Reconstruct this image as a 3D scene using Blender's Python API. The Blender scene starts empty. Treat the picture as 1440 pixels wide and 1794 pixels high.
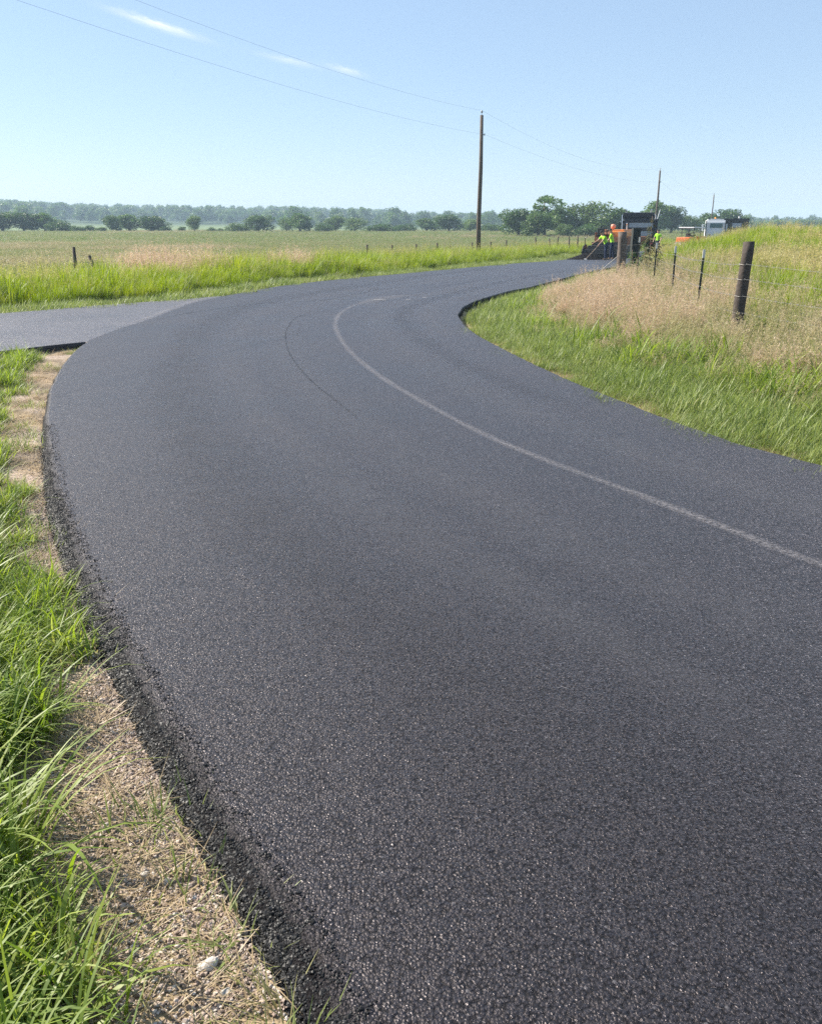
import bpy, bmesh, math, random
import numpy as np
from mathutils import Vector, Matrix, Euler
from mathutils.geometry import delaunay_2d_cdt

R = math.radians
SC = bpy.context.scene
COL = SC.collection

# ------------------------------------------------------------------ camera
FPX, EYE, HORIZ = 1480.0, 1.65, 398.0          # focal length (photo px), eye height, horizon row
PITCH = math.atan((897 - HORIZ) / FPX)
cam_d = bpy.data.cameras.new('camera'); cam = bpy.data.objects.new('camera', cam_d); COL.objects.link(cam)
cam_d.sensor_fit = 'HORIZONTAL'; cam_d.sensor_width = 36.0; cam_d.lens = 36.0 * FPX / 1440.0
cam_d.clip_start = 0.05; cam_d.clip_end = 20000
cam.location = (0, 0, EYE); cam.rotation_euler = (math.pi / 2 - PITCH, 0, 0)
SC.camera = cam

# ------------------------------------------------------------------ light
SUN_EL, SUN_AZ = R(37), R(-66)                 # azimuth measured from +Y (view) towards +X
sun_dir = Vector((math.sin(SUN_AZ) * math.cos(SUN_EL), math.cos(SUN_AZ) * math.cos(SUN_EL), math.sin(SUN_EL)))
sl = bpy.data.lights.new('sun', 'SUN'); sl.energy = 5.0; sl.angle = R(0.53); sl.color = (1.0, 0.93, 0.82)
so = bpy.data.objects.new('sun', sl); COL.objects.link(so)
so.rotation_euler = sun_dir.to_track_quat('Z', 'Y').to_euler()

W = bpy.data.worlds.new('World'); SC.world = W; W.use_nodes = True
nt = W.node_tree; nt.nodes.clear()


def nd(nt, t, loc=None, **kw):
    n = nt.nodes.new(t)
    for k, v in kw.items():
        if k.startswith('i_'):
            key = k[2:]
            n.inputs[int(key) if key.isdigit() else key.replace('_', ' ')].default_value = v
        else:
            setattr(n, k, v)
    return n


def lk(nt, a, b): nt.links.new(a, b)


def mth(nt, op, a, b=None, clamp=False):
    n = nt.nodes.new('ShaderNodeMath'); n.operation = op; n.use_clamp = clamp
    for i, v in enumerate((a, b)):
        if v is None: continue
        if isinstance(v, (int, float)): n.inputs[i].default_value = v
        else: nt.links.new(v, n.inputs[i])
    return n.outputs[0]


sky = nd(nt, 'ShaderNodeTexSky', sky_type='NISHITA', sun_disc=False, sun_elevation=SUN_EL, sun_rotation=SUN_AZ,
         altitude=300, air_density=1.0, dust_density=.3, ozone_density=1.8)
bg = nd(nt, 'ShaderNodeBackground', i_Strength=0.070)
wo = nd(nt, 'ShaderNodeOutputWorld')


def px_dir(px, py):
    xc, yc = (px - 720) / FPX, -(py - 897) / FPX
    c, s = math.cos(PITCH), math.sin(PITCH)
    return Vector((xc, c + yc * s, -s + yc * c))


# thin cirrus wisps, fixed in the sky by direction
tc = nd(nt, 'ShaderNodeTexCoord')
total = None
for (ax, ay, bx_, by_, wid, amt) in ((190, 14, 355, 68, .0042, 1.0), (450, 92, 560, 118, .0036, .45), (570, 112, 640, 132, .0036, .55)):
    a, b = px_dir(ax, ay).normalized(), px_dir(bx_, by_).normalized()
    c = ((a + b) / 2).normalized(); e1 = (b - a).normalized(); e2 = c.cross(e1).normalized()
    half = (b - a).length / 2

    def dot(v):
        n = nd(nt, 'ShaderNodeVectorMath', operation='DOT_PRODUCT'); n.inputs[1].default_value = v
        lk(nt, tc.outputs['Generated'], n.inputs[0]); return n.outputs['Value']
    u = mth(nt, 'DIVIDE', dot(e1), half); v = mth(nt, 'DIVIDE', dot(e2), wid)
    cb = nd(nt, 'ShaderNodeCombineXYZ'); lk(nt, u, cb.inputs[0]); lk(nt, mth(nt, 'MULTIPLY', v, .55), cb.inputs[1])
    nz = nd(nt, 'ShaderNodeTexNoise', i_Scale=2.6, i_Detail=6.0, i_Roughness=.62); lk(nt, cb.outputs[0], nz.inputs['Vector'])
    v2 = mth(nt, 'ADD', v, mth(nt, 'MULTIPLY', mth(nt, 'SUBTRACT', nz.outputs['Fac'], .5), 2.2))
    q = mth(nt, 'ADD', mth(nt, 'MULTIPLY', u, u), mth(nt, 'MULTIPLY', v2, v2))
    g = mth(nt, 'POWER', 2.718, mth(nt, 'MULTIPLY', q, -1.6))
    front = mth(nt, 'GREATER_THAN', dot(c), 0.0)
    g = mth(nt, 'MULTIPLY', mth(nt, 'MULTIPLY', g, front), mth(nt, 'MULTIPLY', nz.outputs['Fac'], amt * 1.3))
    total = g if total is None else mth(nt, 'ADD', total, g)
mx = nd(nt, 'ShaderNodeMix', data_type='RGBA'); mx.clamp_factor = True
veil = nd(nt, 'ShaderNodeMix', data_type='RGBA'); veil.inputs[0].default_value = .5       # thin even high haze over the whole sky
lk(nt, sky.outputs[0], veil.inputs[6]); veil.inputs[7].default_value = (2.95, 4.05, 5.7, 1)
lk(nt, total, mx.inputs[0]); lk(nt, veil.outputs[2], mx.inputs[6]); mx.inputs[7].default_value = (7.2, 7.4, 7.6, 1)
lk(nt, mx.outputs[2], bg.inputs['Color']); lk(nt, bg.outputs[0], wo.inputs['Surface'])

SC.view_settings.view_transform = 'Standard'; SC.view_settings.look = 'None'
SC.view_settings.gamma = 1.0; SC.view_settings.exposure = 1.25
SC.render.engine = 'CYCLES'
SC.cycles.use_denoising = False; SC.cycles.use_adaptive_sampling = False; SC.cycles.max_bounces = 5; SC.cycles.transparent_max_bounces = 12; SC.cycles.volume_bounces = 0
SC.cycles.transmission_bounces = 4; SC.cycles.diffuse_bounces = 2; SC.cycles.glossy_bounces = 3
SC.cycles.caustics_reflective = False; SC.cycles.caustics_refractive = False

# ------------------------------------------------------------------ numeric helpers
def ss(a, b, x):
    t = np.clip((np.asarray(x, float) - a) / (b - a), 0, 1); return t * t * (3 - 2 * t)


def vnoise(x, y, s=1.0, seed=0):
    """smooth value noise in [0,1], vectorised"""
    x = np.asarray(x, float) / s; y = np.asarray(y, float) / s
    xi, yi = np.floor(x), np.floor(y); fx, fy = x - xi, y - yi
    fx = fx * fx * (3 - 2 * fx); fy = fy * fy * (3 - 2 * fy)

    def h(a, b):
        v = np.sin(a * 127.1 + b * 311.7 + seed * 74.7) * 43758.5453
        return v - np.floor(v)
    return (h(xi, yi) * (1 - fx) + h(xi + 1, yi) * fx) * (1 - fy) + (h(xi, yi + 1) * (1 - fx) + h(xi + 1, yi + 1) * fx) * fy


def fbm(x, y, s, seed=0, o=3):
    t, a, n = 0, 1.0, 0
    for i in range(o):
        t = t + a * vnoise(x, y, s / 2 ** i, seed + i * 13); n += a; a *= .5
    return t / n


def road_h(x, y):                                # the road dips a little towards the paver
    return -0.2 * ss(30, 60, y) - .25 * ss(60, 85, y)


def at(px, py, hf=road_h):                       # photo pixel -> point on the road-level ground
    d = px_dir(px, py); z = 0.0; t = 1
    for i in range(60):
        t = (z - EYE) / d.z; z = .5 * z + .5 * float(hf(d.x * t, d.y * t))
    return (d.x * t, d.y * t)


def pt(px, py, Y):                               # photo pixel -> point at forward distance Y
    d = px_dir(px, py); t = Y / d.y
    return Vector((d.x * t, Y, EYE + d.z * t))


def catmull(P, step):
    P = [np.array(p, float) for p in P]; out = []
    Q = [2 * P[0] - P[1]] + P + [2 * P[-1] - P[-2]]
    for i in range(1, len(Q) - 2):
        a, b, c, d = Q[i - 1:i + 3]
        L = np.linalg.norm(c - b); mid = (b + c) / 2
        st = step(mid) if callable(step) else step
        n = max(1, int(L / st))
        for k in range(n):
            t = k / n
            out.append(.5 * (2 * b + (c - a) * t + (2 * a - 5 * b + 4 * c - d) * t * t + (3 * b - a - 3 * c + d) * t ** 3))
    out.append(P[-1]); return np.array(out)


def in_poly(x, y, P):
    x = np.asarray(x, float); y = np.asarray(y, float); r = np.zeros(x.shape, bool)
    n = len(P)
    for i in range(n):
        x0, y0 = P[i]; x1, y1 = P[(i + 1) % n]
        if y0 == y1: continue
        c = ((y0 > y) != (y1 > y)) & (x < (x1 - x0) * (y - y0) / (y1 - y0) + x0)
        r ^= c
    return r


def dist_line(x, y, P, closed=False):
    x = np.asarray(x, float); y = np.asarray(y, float); best = np.full(x.shape, 1e9)
    n = len(P)
    for i in range(n if closed else n - 1):
        ax, ay = P[i]; bx, by = P[(i + 1) % n]; dx, dy = bx - ax, by - ay
        L = dx * dx + dy * dy + 1e-12
        t = np.clip(((x - ax) * dx + (y - ay) * dy) / L, 0, 1)
        best = np.minimum(best, (x - ax - t * dx) ** 2 + (y - ay - t * dy) ** 2)
    return np.sqrt(best)


# ------------------------------------------------------------------ object helpers
def link(o, parent=None):
    COL.objects.link(o)
    if parent is not None: o.parent = parent
    return o


def tag(o, label=None, cat=None, group=None, kind=None):
    if label: o['label'] = label
    if cat: o['category'] = cat
    if group: o['group'] = group
    if kind: o['kind'] = kind
    return o


def mesh_np(name, V, F, mats=(), attrs=None, smooth=False, mi=None):
    me = bpy.data.meshes.new(name)
    V = np.asarray(V, np.float32); F = np.asarray(F, np.int32)
    k = F.shape[1]
    me.vertices.add(len(V)); me.vertices.foreach_set('co', V.ravel())
    me.loops.add(F.size); me.loops.foreach_set('vertex_index', F.ravel())
    me.polygons.add(len(F))
    me.polygons.foreach_set('loop_start', np.arange(0, F.size, k, dtype=np.int32))
    me.polygons.foreach_set('loop_total', np.full(len(F), k, np.int32))
    if smooth: me.polygons.foreach_set('use_smooth', np.ones(len(F), bool))
    for m in mats: me.materials.append(m)
    if mi is not None: me.polygons.foreach_set('material_index', np.asarray(mi, np.int32))
    for an, av in (attrs or {}).items():
        av = np.asarray(av, np.float32)
        if av.ndim == 1:
            me.attributes.new(an, 'FLOAT', 'POINT').data.foreach_set('value', av)
        elif av.shape[1] == 3:
            me.attributes.new(an, 'FLOAT_VECTOR', 'POINT').data.foreach_set('vector', av.ravel())
        else:
            me.attributes.new(an, 'FLOAT_COLOR', 'POINT').data.foreach_set('color', av.ravel())
    me.update(calc_edges=True); me.validate()
    return me


def obj(name, me, parent=None):
    return link(bpy.data.objects.new(name, me), parent)


def empty(name, loc, rz=0.0, label=None, cat=None, group=None):
    o = bpy.data.objects.new(name, None); o.empty_display_size = .2
    o.location = loc; o.rotation_euler = (0, 0, rz); link(o)
    return tag(o, label, cat, group)


def part(name, parent, mat, fn, smooth=False, label=None, loc=None):
    bm = bmesh.new(); fn(bm)
    me = bpy.data.meshes.new(name); bm.normal_update(); bm.to_mesh(me); bm.free()
    me.materials.append(mat)
    if smooth:
        for p in me.polygons: p.use_smooth = True
    o = obj(name, me, parent)
    if label: o['label'] = label
    if loc is not None: o.location = loc
    return o


def bx(bm, c, s, rot=(0, 0, 0), bev=0.0):
    r = bmesh.ops.create_cube(bm, size=1.0)
    M = Matrix.Translation(c) @ Euler(rot).to_matrix().to_4x4() @ Matrix.Diagonal((*s, 1))
    bmesh.ops.transform(bm, matrix=M, verts=r['verts'])
    if bev:
        es = list({e for v in r['verts'] for e in v.link_edges})
        bmesh.ops.bevel(bm, geom=es, offset=min(bev, min(s) * .45), segments=2, affect='EDGES', profile=.6)


def tube(bm, pts, rad, n=8, cap=True):
    pts = [Vector(p) for p in pts]
    if not isinstance(rad, (list, tuple)): rad = [rad] * len(pts)
    rings = []; prev = None
    for i, p in enumerate(pts):
        t = (pts[min(i + 1, len(pts) - 1)] - pts[max(i - 1, 0)]).normalized()
        if prev is None:
            a = t.cross(Vector((0, 0, 1)) if abs(t.z) < .9 else Vector((1, 0, 0))).normalized()
        else:
            a = (prev - t * prev.dot(t)).normalized()
        prev = a; b = t.cross(a)
        rings.append([bm.verts.new(p + (a * math.cos(q) + b * math.sin(q)) * rad[i]) for q in [2 * math.pi * k / n for k in range(n)]])
    for i in range(len(rings) - 1):
        for k in range(n):
            bm.faces.new((rings[i][k], rings[i][(k + 1) % n], rings[i + 1][(k + 1) % n], rings[i + 1][k]))
    if cap:
        bm.faces.new(rings[0][::-1]); bm.faces.new(rings[-1])


def prism(bm, poly, x0, x1):                    # poly in (y,z), extruded along x
    a = [bm.verts.new((x0, y, z)) for y, z in poly]; b = [bm.verts.new((x1, y, z)) for y, z in poly]
    n = len(poly)
    for i in range(n): bm.faces.new((a[i], a[(i + 1) % n], b[(i + 1) % n], b[i]))
    bm.faces.new(a[::-1]); bm.faces.new(b)
    bmesh.ops.recalc_face_normals(bm, faces=bm.faces)


# ------------------------------------------------------------------ materials
def new_mat(name):
    m = bpy.data.materials.new(name); m.use_nodes = True; t = m.node_tree; t.nodes.clear()
    out = nd(t, 'ShaderNodeOutputMaterial'); return m, t, out


def ramp(t, fac, stops):
    r = t.nodes.new('ShaderNodeValToRGB'); els = r.color_ramp.elements
    while len(els) < len(stops): els.new(.5)
    for e, (p, c) in zip(els, stops):
        e.position = p; e.color = (*c, 1)
    t.links.new(fac, r.inputs[0]); return r.outputs[0]


def mixc(t, fac, a, b, typ='MIX'):
    n = t.nodes.new('ShaderNodeMix'); n.data_type = 'RGBA'; n.blend_type = typ
    for i, v in ((0, fac), (6, a), (7, b)):
        if isinstance(v, (int, float)): n.inputs[i].default_value = v
        elif isinstance(v, tuple): n.inputs[i].default_value = (*v, 1)
        else: t.links.new(v, n.inputs[i])
    return n.outputs[2]


def paint(name, col, rough=.5, metal=0.0, wear=.25, scale=6.0, spec=.5, bump=0.0, dirt=(.12, .10, .08)):
    """plain painted / bare surface with grime and slight roughness variation"""
    m, t, out = new_mat(name)
    tc = nd(t, 'ShaderNodeTexCoord')
    nz = nd(t, 'ShaderNodeTexNoise', i_Scale=scale, i_Detail=6.0, i_Roughness=.65); lk(t, tc.outputs['Object'], nz.inputs['Vector'])
    f = mth(t, 'MULTIPLY', mth(t, 'SUBTRACT', nz.outputs['Fac'], .42, True), wear * 3.0, True)
    c = mixc(t, f, col, dirt)
    p = nd(t, 'ShaderNodeBsdfPrincipled', i_Metallic=metal); p.inputs['Specular IOR Level'].default_value = spec
    lk(t, c, p.inputs['Base Color'])
    lk(t, mth(t, 'ADD', mth(t, 'MULTIPLY', nz.outputs['Fac'], .25), rough - .12, True), p.inputs['Roughness'])
    if bump:
        b = nd(t, 'ShaderNodeBump', i_Strength=bump, i_Distance=.01); lk(t, nz.outputs['Fac'], b.inputs['Height']); lk(t, b.outputs[0], p.inputs['Normal'])
    lk(t, p.outputs[0], out.inputs[0]); return m


def foliage_mat(name, stops, base_dark, transl=.45, sat_rand=.35, seed_col=None, rough=.5, tipcol=None):
    """stops: colour ramp over per-blade random 'r'; 'k'=1 marks seed heads / dry bits; object random shifts the tuft"""
    m, t, out = new_mat(name)
    ar = nd(t, 'ShaderNodeAttribute', attribute_name='r'); ak = nd(t, 'ShaderNodeAttribute', attribute_name='k')
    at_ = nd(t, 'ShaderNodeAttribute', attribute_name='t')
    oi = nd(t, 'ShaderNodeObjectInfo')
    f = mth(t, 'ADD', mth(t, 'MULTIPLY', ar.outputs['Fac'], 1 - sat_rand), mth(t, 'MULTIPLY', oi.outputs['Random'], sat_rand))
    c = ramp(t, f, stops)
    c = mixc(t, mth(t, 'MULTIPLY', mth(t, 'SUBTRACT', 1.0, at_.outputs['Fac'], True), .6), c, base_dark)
    if tipcol: c = mixc(t, mth(t, 'MULTIPLY', mth(t, 'POWER', at_.outputs['Fac'], 3.0), .5), c, tipcol)
    if seed_col:
        sc = mixc(t, oi.outputs['Random'], seed_col[0], seed_col[1])
        c = mixc(t, ak.outputs['Fac'], c, sc)
    p = nd(t, 'ShaderNodeBsdfPrincipled', i_Roughness=rough); p.inputs['Specular IOR Level'].default_value = .5
    tr = nd(t, 'ShaderNodeBsdfTranslucent')
    lk(t, c, p.inputs['Base Color'])
    hs = nd(t, 'ShaderNodeHueSaturation', i_Saturation=1.12, i_Value=1.25); lk(t, c, hs.inputs['Color']); lk(t, hs.outputs[0], tr.inputs['Color'])
    ms = nd(t, 'ShaderNodeMixShader'); ms.inputs[0].default_value = transl
    lk(t, p.outputs[0], ms.inputs[1]); lk(t, tr.outputs[0], ms.inputs[2]); lk(t, ms.outputs[0], out.inputs[0])
    return m


def asphalt_mat(name, lo, hi, rough, grain=95.0, sparkle=.06, bumpd=.005, dust=0.0, facet=.75, sheen=.16):
    m, t, out = new_mat(name)
    tc = nd(t, 'ShaderNodeTexCoord'); ed = nd(t, 'ShaderNodeAttribute', attribute_name='edge')
    vo = nd(t, 'ShaderNodeTexVoronoi', i_Scale=grain); lk(t, tc.outputs['Object'], vo.inputs['Vector'])
    v2 = nd(t, 'ShaderNodeTexVoronoi', i_Scale=grain * 2.3); lk(t, tc.outputs['Object'], v2.inputs['Vector'])
    big = nd(t, 'ShaderNodeTexNoise', i_Scale=.55, i_Detail=5.0, i_Roughness=.6); lk(t, tc.outputs['Object'], big.inputs['Vector'])
    mid = nd(t, 'ShaderNodeTexNoise', i_Scale=22.0, i_Detail=3.0); lk(t, tc.outputs['Object'], mid.inputs['Vector'])
    sp = nd(t, 'ShaderNodeSeparateColor'); lk(t, vo.outputs['Color'], sp.inputs[0])
    c = mixc(t, sp.outputs[0], lo, hi)
    c = mixc(t, mth(t, 'MULTIPLY', mth(t, 'GREATER_THAN', sp.outputs[1], 1 - sparkle), .8), c, (.11, .105, .11))
    c = mixc(t, mth(t, 'MULTIPLY', big.outputs['Fac'], .5), c, (lo[0] * .9, lo[1] * .9, lo[2] * .9))
    c = mixc(t, mth(t, 'MULTIPLY', ed.outputs['Fac'], .75), c, (.006, .006, .007))
    if dust: c = mixc(t, mth(t, 'MULTIPLY', big.outputs['Fac'], dust), c, (.27, .255, .26))
    p = nd(t, 'ShaderNodeBsdfPrincipled'); p.inputs['Specular IOR Level'].default_value = .6; p.inputs['Specular Tint'].default_value = (1.0, .89, .91, 1)
    pit = mth(t, 'MULTIPLY', mth(t, 'SUBTRACT', vo.outputs['Distance'], .42, True), 3.0, True)
    c = mixc(t, mth(t, 'MULTIPLY', pit, .85), c, (.003, .003, .0035))
    lk(t, mth(t, 'MULTIPLY', mth(t, 'SUBTRACT', .62, mth(t, 'MULTIPLY', ed.outputs['Fac'], .48)), mth(t, 'SUBTRACT', 1.0, mth(t, 'MULTIPLY', pit, .6))), p.inputs['Specular IOR Level'])
    p.inputs['Sheen Roughness'].default_value = .27; p.inputs['Sheen Tint'].default_value = (.95, .90, 1.0, 1)
    lk(t, mth(t, 'MULTIPLY', mth(t, 'SUBTRACT', 1.0, ed.outputs['Fac'], True), mth(t, 'ADD', mth(t, 'MULTIPLY', big.outputs['Fac'], .14), sheen)), p.inputs['Sheen Weight'])
    lk(t, c, p.inputs['Base Color'])
    rr = mth(t, 'ADD', mth(t, 'MULTIPLY', sp.outputs[2], .22), mth(t, 'ADD', mth(t, 'MULTIPLY', big.outputs['Fac'], .24), rough - .22))
    rr = mth(t, 'ADD', rr, mth(t, 'MULTIPLY', ed.outputs['Fac'], .2), True)
    lk(t, rr, p.inputs['Roughness'])
    h = mth(t, 'ADD', mth(t, 'MULTIPLY', vo.outputs['Distance'], -1.0), mth(t, 'MULTIPLY', v2.outputs['Distance'], -.45))
    h = mth(t, 'ADD', h, mth(t, 'MULTIPLY', mid.outputs['Fac'], .5))
    h = mth(t, 'ADD', h, mth(t, 'MULTIPLY', sp.outputs[0], .35))
    b = nd(t, 'ShaderNodeBump', i_Distance=bumpd)
    lk(t, mth(t, 'ADD', mth(t, 'MULTIPLY', ed.outputs['Fac'], .35), .62, True), b.inputs['Strength'])
    ge = nd(t, 'ShaderNodeNewGeometry'); vs = nd(t, 'ShaderNodeVectorMath', operation='SUBTRACT'); vs.inputs[1].default_value = (.5, .5, .5)
    lk(t, vo.outputs['Color'], vs.inputs[0])
    vm = nd(t, 'ShaderNodeVectorMath', operation='MULTIPLY'); vm.inputs[1].default_value = (facet, facet, 0); lk(t, vs.outputs[0], vm.inputs[0])
    va = nd(t, 'ShaderNodeVectorMath', operation='ADD'); lk(t, ge.outputs['Normal'], va.inputs[0]); lk(t, vm.outputs[0], va.inputs[1])
    vn = nd(t, 'ShaderNodeVectorMath', operation='NORMALIZE'); lk(t, va.outputs[0], vn.inputs[0])
    lk(t, vn.outputs[0], b.inputs['Normal'])
    lk(t, h, b.inputs['Height']); lk(t, b.outputs[0], p.inputs['Normal'])
    lk(t, p.outputs[0], out.inputs[0]); return m


M_ROAD = asphalt_mat('asphalt_fresh', (.0035, .0031, .0038), (.024, .0218, .0262), .47, grain=118.0, sparkle=.006, facet=.33, sheen=.15)
M_SIDE = asphalt_mat('asphalt_dusty', (.022, .0205, .0225), (.066, .062, .067), .45, sparkle=.02, dust=.45, sheen=.2)
M_PILE = asphalt_mat('asphalt_loose', (.012, .012, .014), (.030, .030, .034), .60, grain=40)


def strip_mat(name, col, amount, nscale, rough=.7, low=.35):
    m, t, out = new_mat(name)
    tc = nd(t, 'ShaderNodeTexCoord'); v = nd(t, 'ShaderNodeAttribute', attribute_name='v')
    s = nd(t, 'ShaderNodeAttribute', attribute_name='s')
    nz = nd(t, 'ShaderNodeTexNoise', i_Scale=nscale, i_Detail=4.0); lk(t, tc.outputs['Object'], nz.inputs['Vector'])
    n2 = nd(t, 'ShaderNodeTexNoise', i_Scale=1.3, i_Detail=3.0); lk(t, tc.outputs['Object'], n2.inputs['Vector'])
    fall = mth(t, 'SUBTRACT', 1.0, mth(t, 'POWER', mth(t, 'ABSOLUTE', v.outputs['Fac']), 1.5), True)
    a = mth(t, 'MULTIPLY', mth(t, 'SUBTRACT', nz.outputs['Fac'], low, True), 2.6)
    a = mth(t, 'MULTIPLY', mth(t, 'MULTIPLY', a, fall), mth(t, 'MULTIPLY', mth(t, 'ADD', n2.outputs['Fac'], .3), amount))
    a = mth(t, 'MULTIPLY', a, s.outputs['Fac'], True)
    p = nd(t, 'ShaderNodeBsdfPrincipled', i_Roughness=rough); p.inputs['Base Color'].default_value = (*col, 1)
    p.inputs['Specular IOR Level'].default_value = .3
    tr = nd(t, 'ShaderNodeBsdfTransparent'); ms = nd(t, 'ShaderNodeMixShader')
    lk(t, a, ms.inputs[0]); lk(t, tr.outputs[0], ms.inputs[1]); lk(t, p.outputs[0], ms.inputs[2]); lk(t, ms.outputs[0], out.inputs[0])
    return m


# ground: colours come in as a vertex attribute (kind of ground cover), grain from noise
def ground_mat():
    m, t, out = new_mat('ground_cover')
    tc = nd(t, 'ShaderNodeTexCoord'); a = nd(t, 'ShaderNodeAttribute', attribute_name='cover')
    n1 = nd(t, 'ShaderNodeTexNoise', i_Scale=.9, i_Detail=8.0, i_Roughness=.7); lk(t, tc.outputs['Object'], n1.inputs['Vector'])
    n2 = nd(t, 'ShaderNodeTexNoise', i_Scale=55.0, i_Detail=6.0, i_Roughness=.75); lk(t, tc.outputs['Object'], n2.inputs['Vector'])
    vo = nd(t, 'ShaderNodeTexVoronoi', i_Scale=85.0); lk(t, tc.outputs['Object'], vo.inputs['Vector'])
    k = mth(t, 'ADD', mth(t, 'MULTIPLY', n1.outputs['Fac'], .7), mth(t, 'MULTIPLY', n2.outputs['Fac'], .7))
    c = mixc(t, 1.0, a.outputs['Color'], ramp(t, mth(t, 'MULTIPLY', k, .72), ((.25, (.45, .43, .40)), (.5, (.95, .95, .95)), (.8, (1.35, 1.3, 1.2)))), 'MULTIPLY')
    p = nd(t, 'ShaderNodeBsdfPrincipled', i_Roughness=.9); p.inputs['Specular IOR Level'].default_value = .15
    lk(t, c, p.inputs['Base Color'])
    b = nd(t, 'ShaderNodeBump', i_Strength=.8, i_Distance=.012)
    lk(t, mth(t, 'SUBTRACT', n2.outputs['Fac'], mth(t, 'MULTIPLY', vo.outputs['Distance'], .6)), b.inputs['Height']); lk(t, b.outputs[0], p.inputs['Normal'])
    lk(t, p.outputs[0], out.inputs[0]); return m


M_GROUND = ground_mat()

# ================================================================== ROAD LAYOUT (traced on the ground)
left_px = [(530, 1794), (455, 1640), (400, 1545), (330, 1430), (270, 1320), (215, 1210), (160, 1100), (120, 1010), (93, 930), (78, 860),
           (72, 790), (74, 730), (84, 680), (105, 640), (130, 612), (150, 598)]
L_edge = [(0.75, -1.6), (0.22, 0.35)] + [at(*p) for p in left_px]
joint_px = [(150, 598), (205, 577), (240, 566), (270, 556), (310, 540), (350, 527), (395, 518)]
J_line = [at(*p) for p in joint_px]
side_near = [at(150, 598), at(75, 606), at(0, 615), (-8.6, 8.1), (-14.5, 1.5), (-24, -9)]
far_px = [(0, 548), (100, 540), (200, 532), (300, 525), (395, 517)]
side_far = [(-33, -6), (-20, 5.0), (-12.5, 12.8)] + [at(*p) for p in far_px]
far2_px = [(395, 517), (430, 511), (500, 499), (600, 488), (700, 479), (800, 470), (900, 461), (980, 455)]
F_edge = [at(*p) for p in far2_px] + [(16.2, 71.5), (23.2, 85.5), (30.5, 98.5), (42.5, 114.5), (63, 138), (130, 205)]
right_px = [(1440, 812), (1300, 776), (1200, 742), (1100, 704), (1000, 665), (930, 632), (870, 603), (830, 580), (812, 563), (806, 551),
            (812, 540), (830, 529), (860, 519), (900, 508), (940, 500)]
R_edge = [(7.2, -1.6), (5.4, 1.6), (4.0, 4.2)] + [at(*p) for p in right_px] + [(7.2, 35.0), (11.2, 44.5), (16.2, 54.5), (23.0, 69.0), (29.2, 82.0),
          (36.2, 94.8), (47.5, 110.0), (68, 133.5), (134, 200)]
stepf = lambda p: 0.035 if np.hypot(*p) < 6 else (.08 if np.hypot(*p) < 14 else (.3 if np.hypot(*p) < 60 else 3.0))
Lc, Jc, SNc, SFc, Fc, Rc = [catmull(P, stepf) for P in (L_edge, J_line, side_near, side_far, F_edge, R_edge)]
ROAD = np.vstack([Lc[:-1], Jc[:-1], Fc, Rc[::-1]])
SIDE = np.vstack([Jc[:-1], SFc[::-1], SNc[::-1][:-1]])
rng = np.random.default_rng(7)
# ragged edges
def ragged(P, amp):
    q = P.copy(); a = (fbm(P[:, 0], P[:, 1], .12, 3) - .5) * 2 * amp + (fbm(P[:, 0], P[:, 1], .5, 9) - .5) * amp * 1.5
    t = np.gradient(P, axis=0); t /= np.linalg.norm(t, axis=1)[:, None] + 1e-9
    q[:, 0] += -t[:, 1] * a; q[:, 1] += t[:, 0] * a; return q
coarse = lambda P: P[::max(1, len(P) // 260)]
ROADc, SIDEc = coarse(ROAD), coarse(SIDE)


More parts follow.
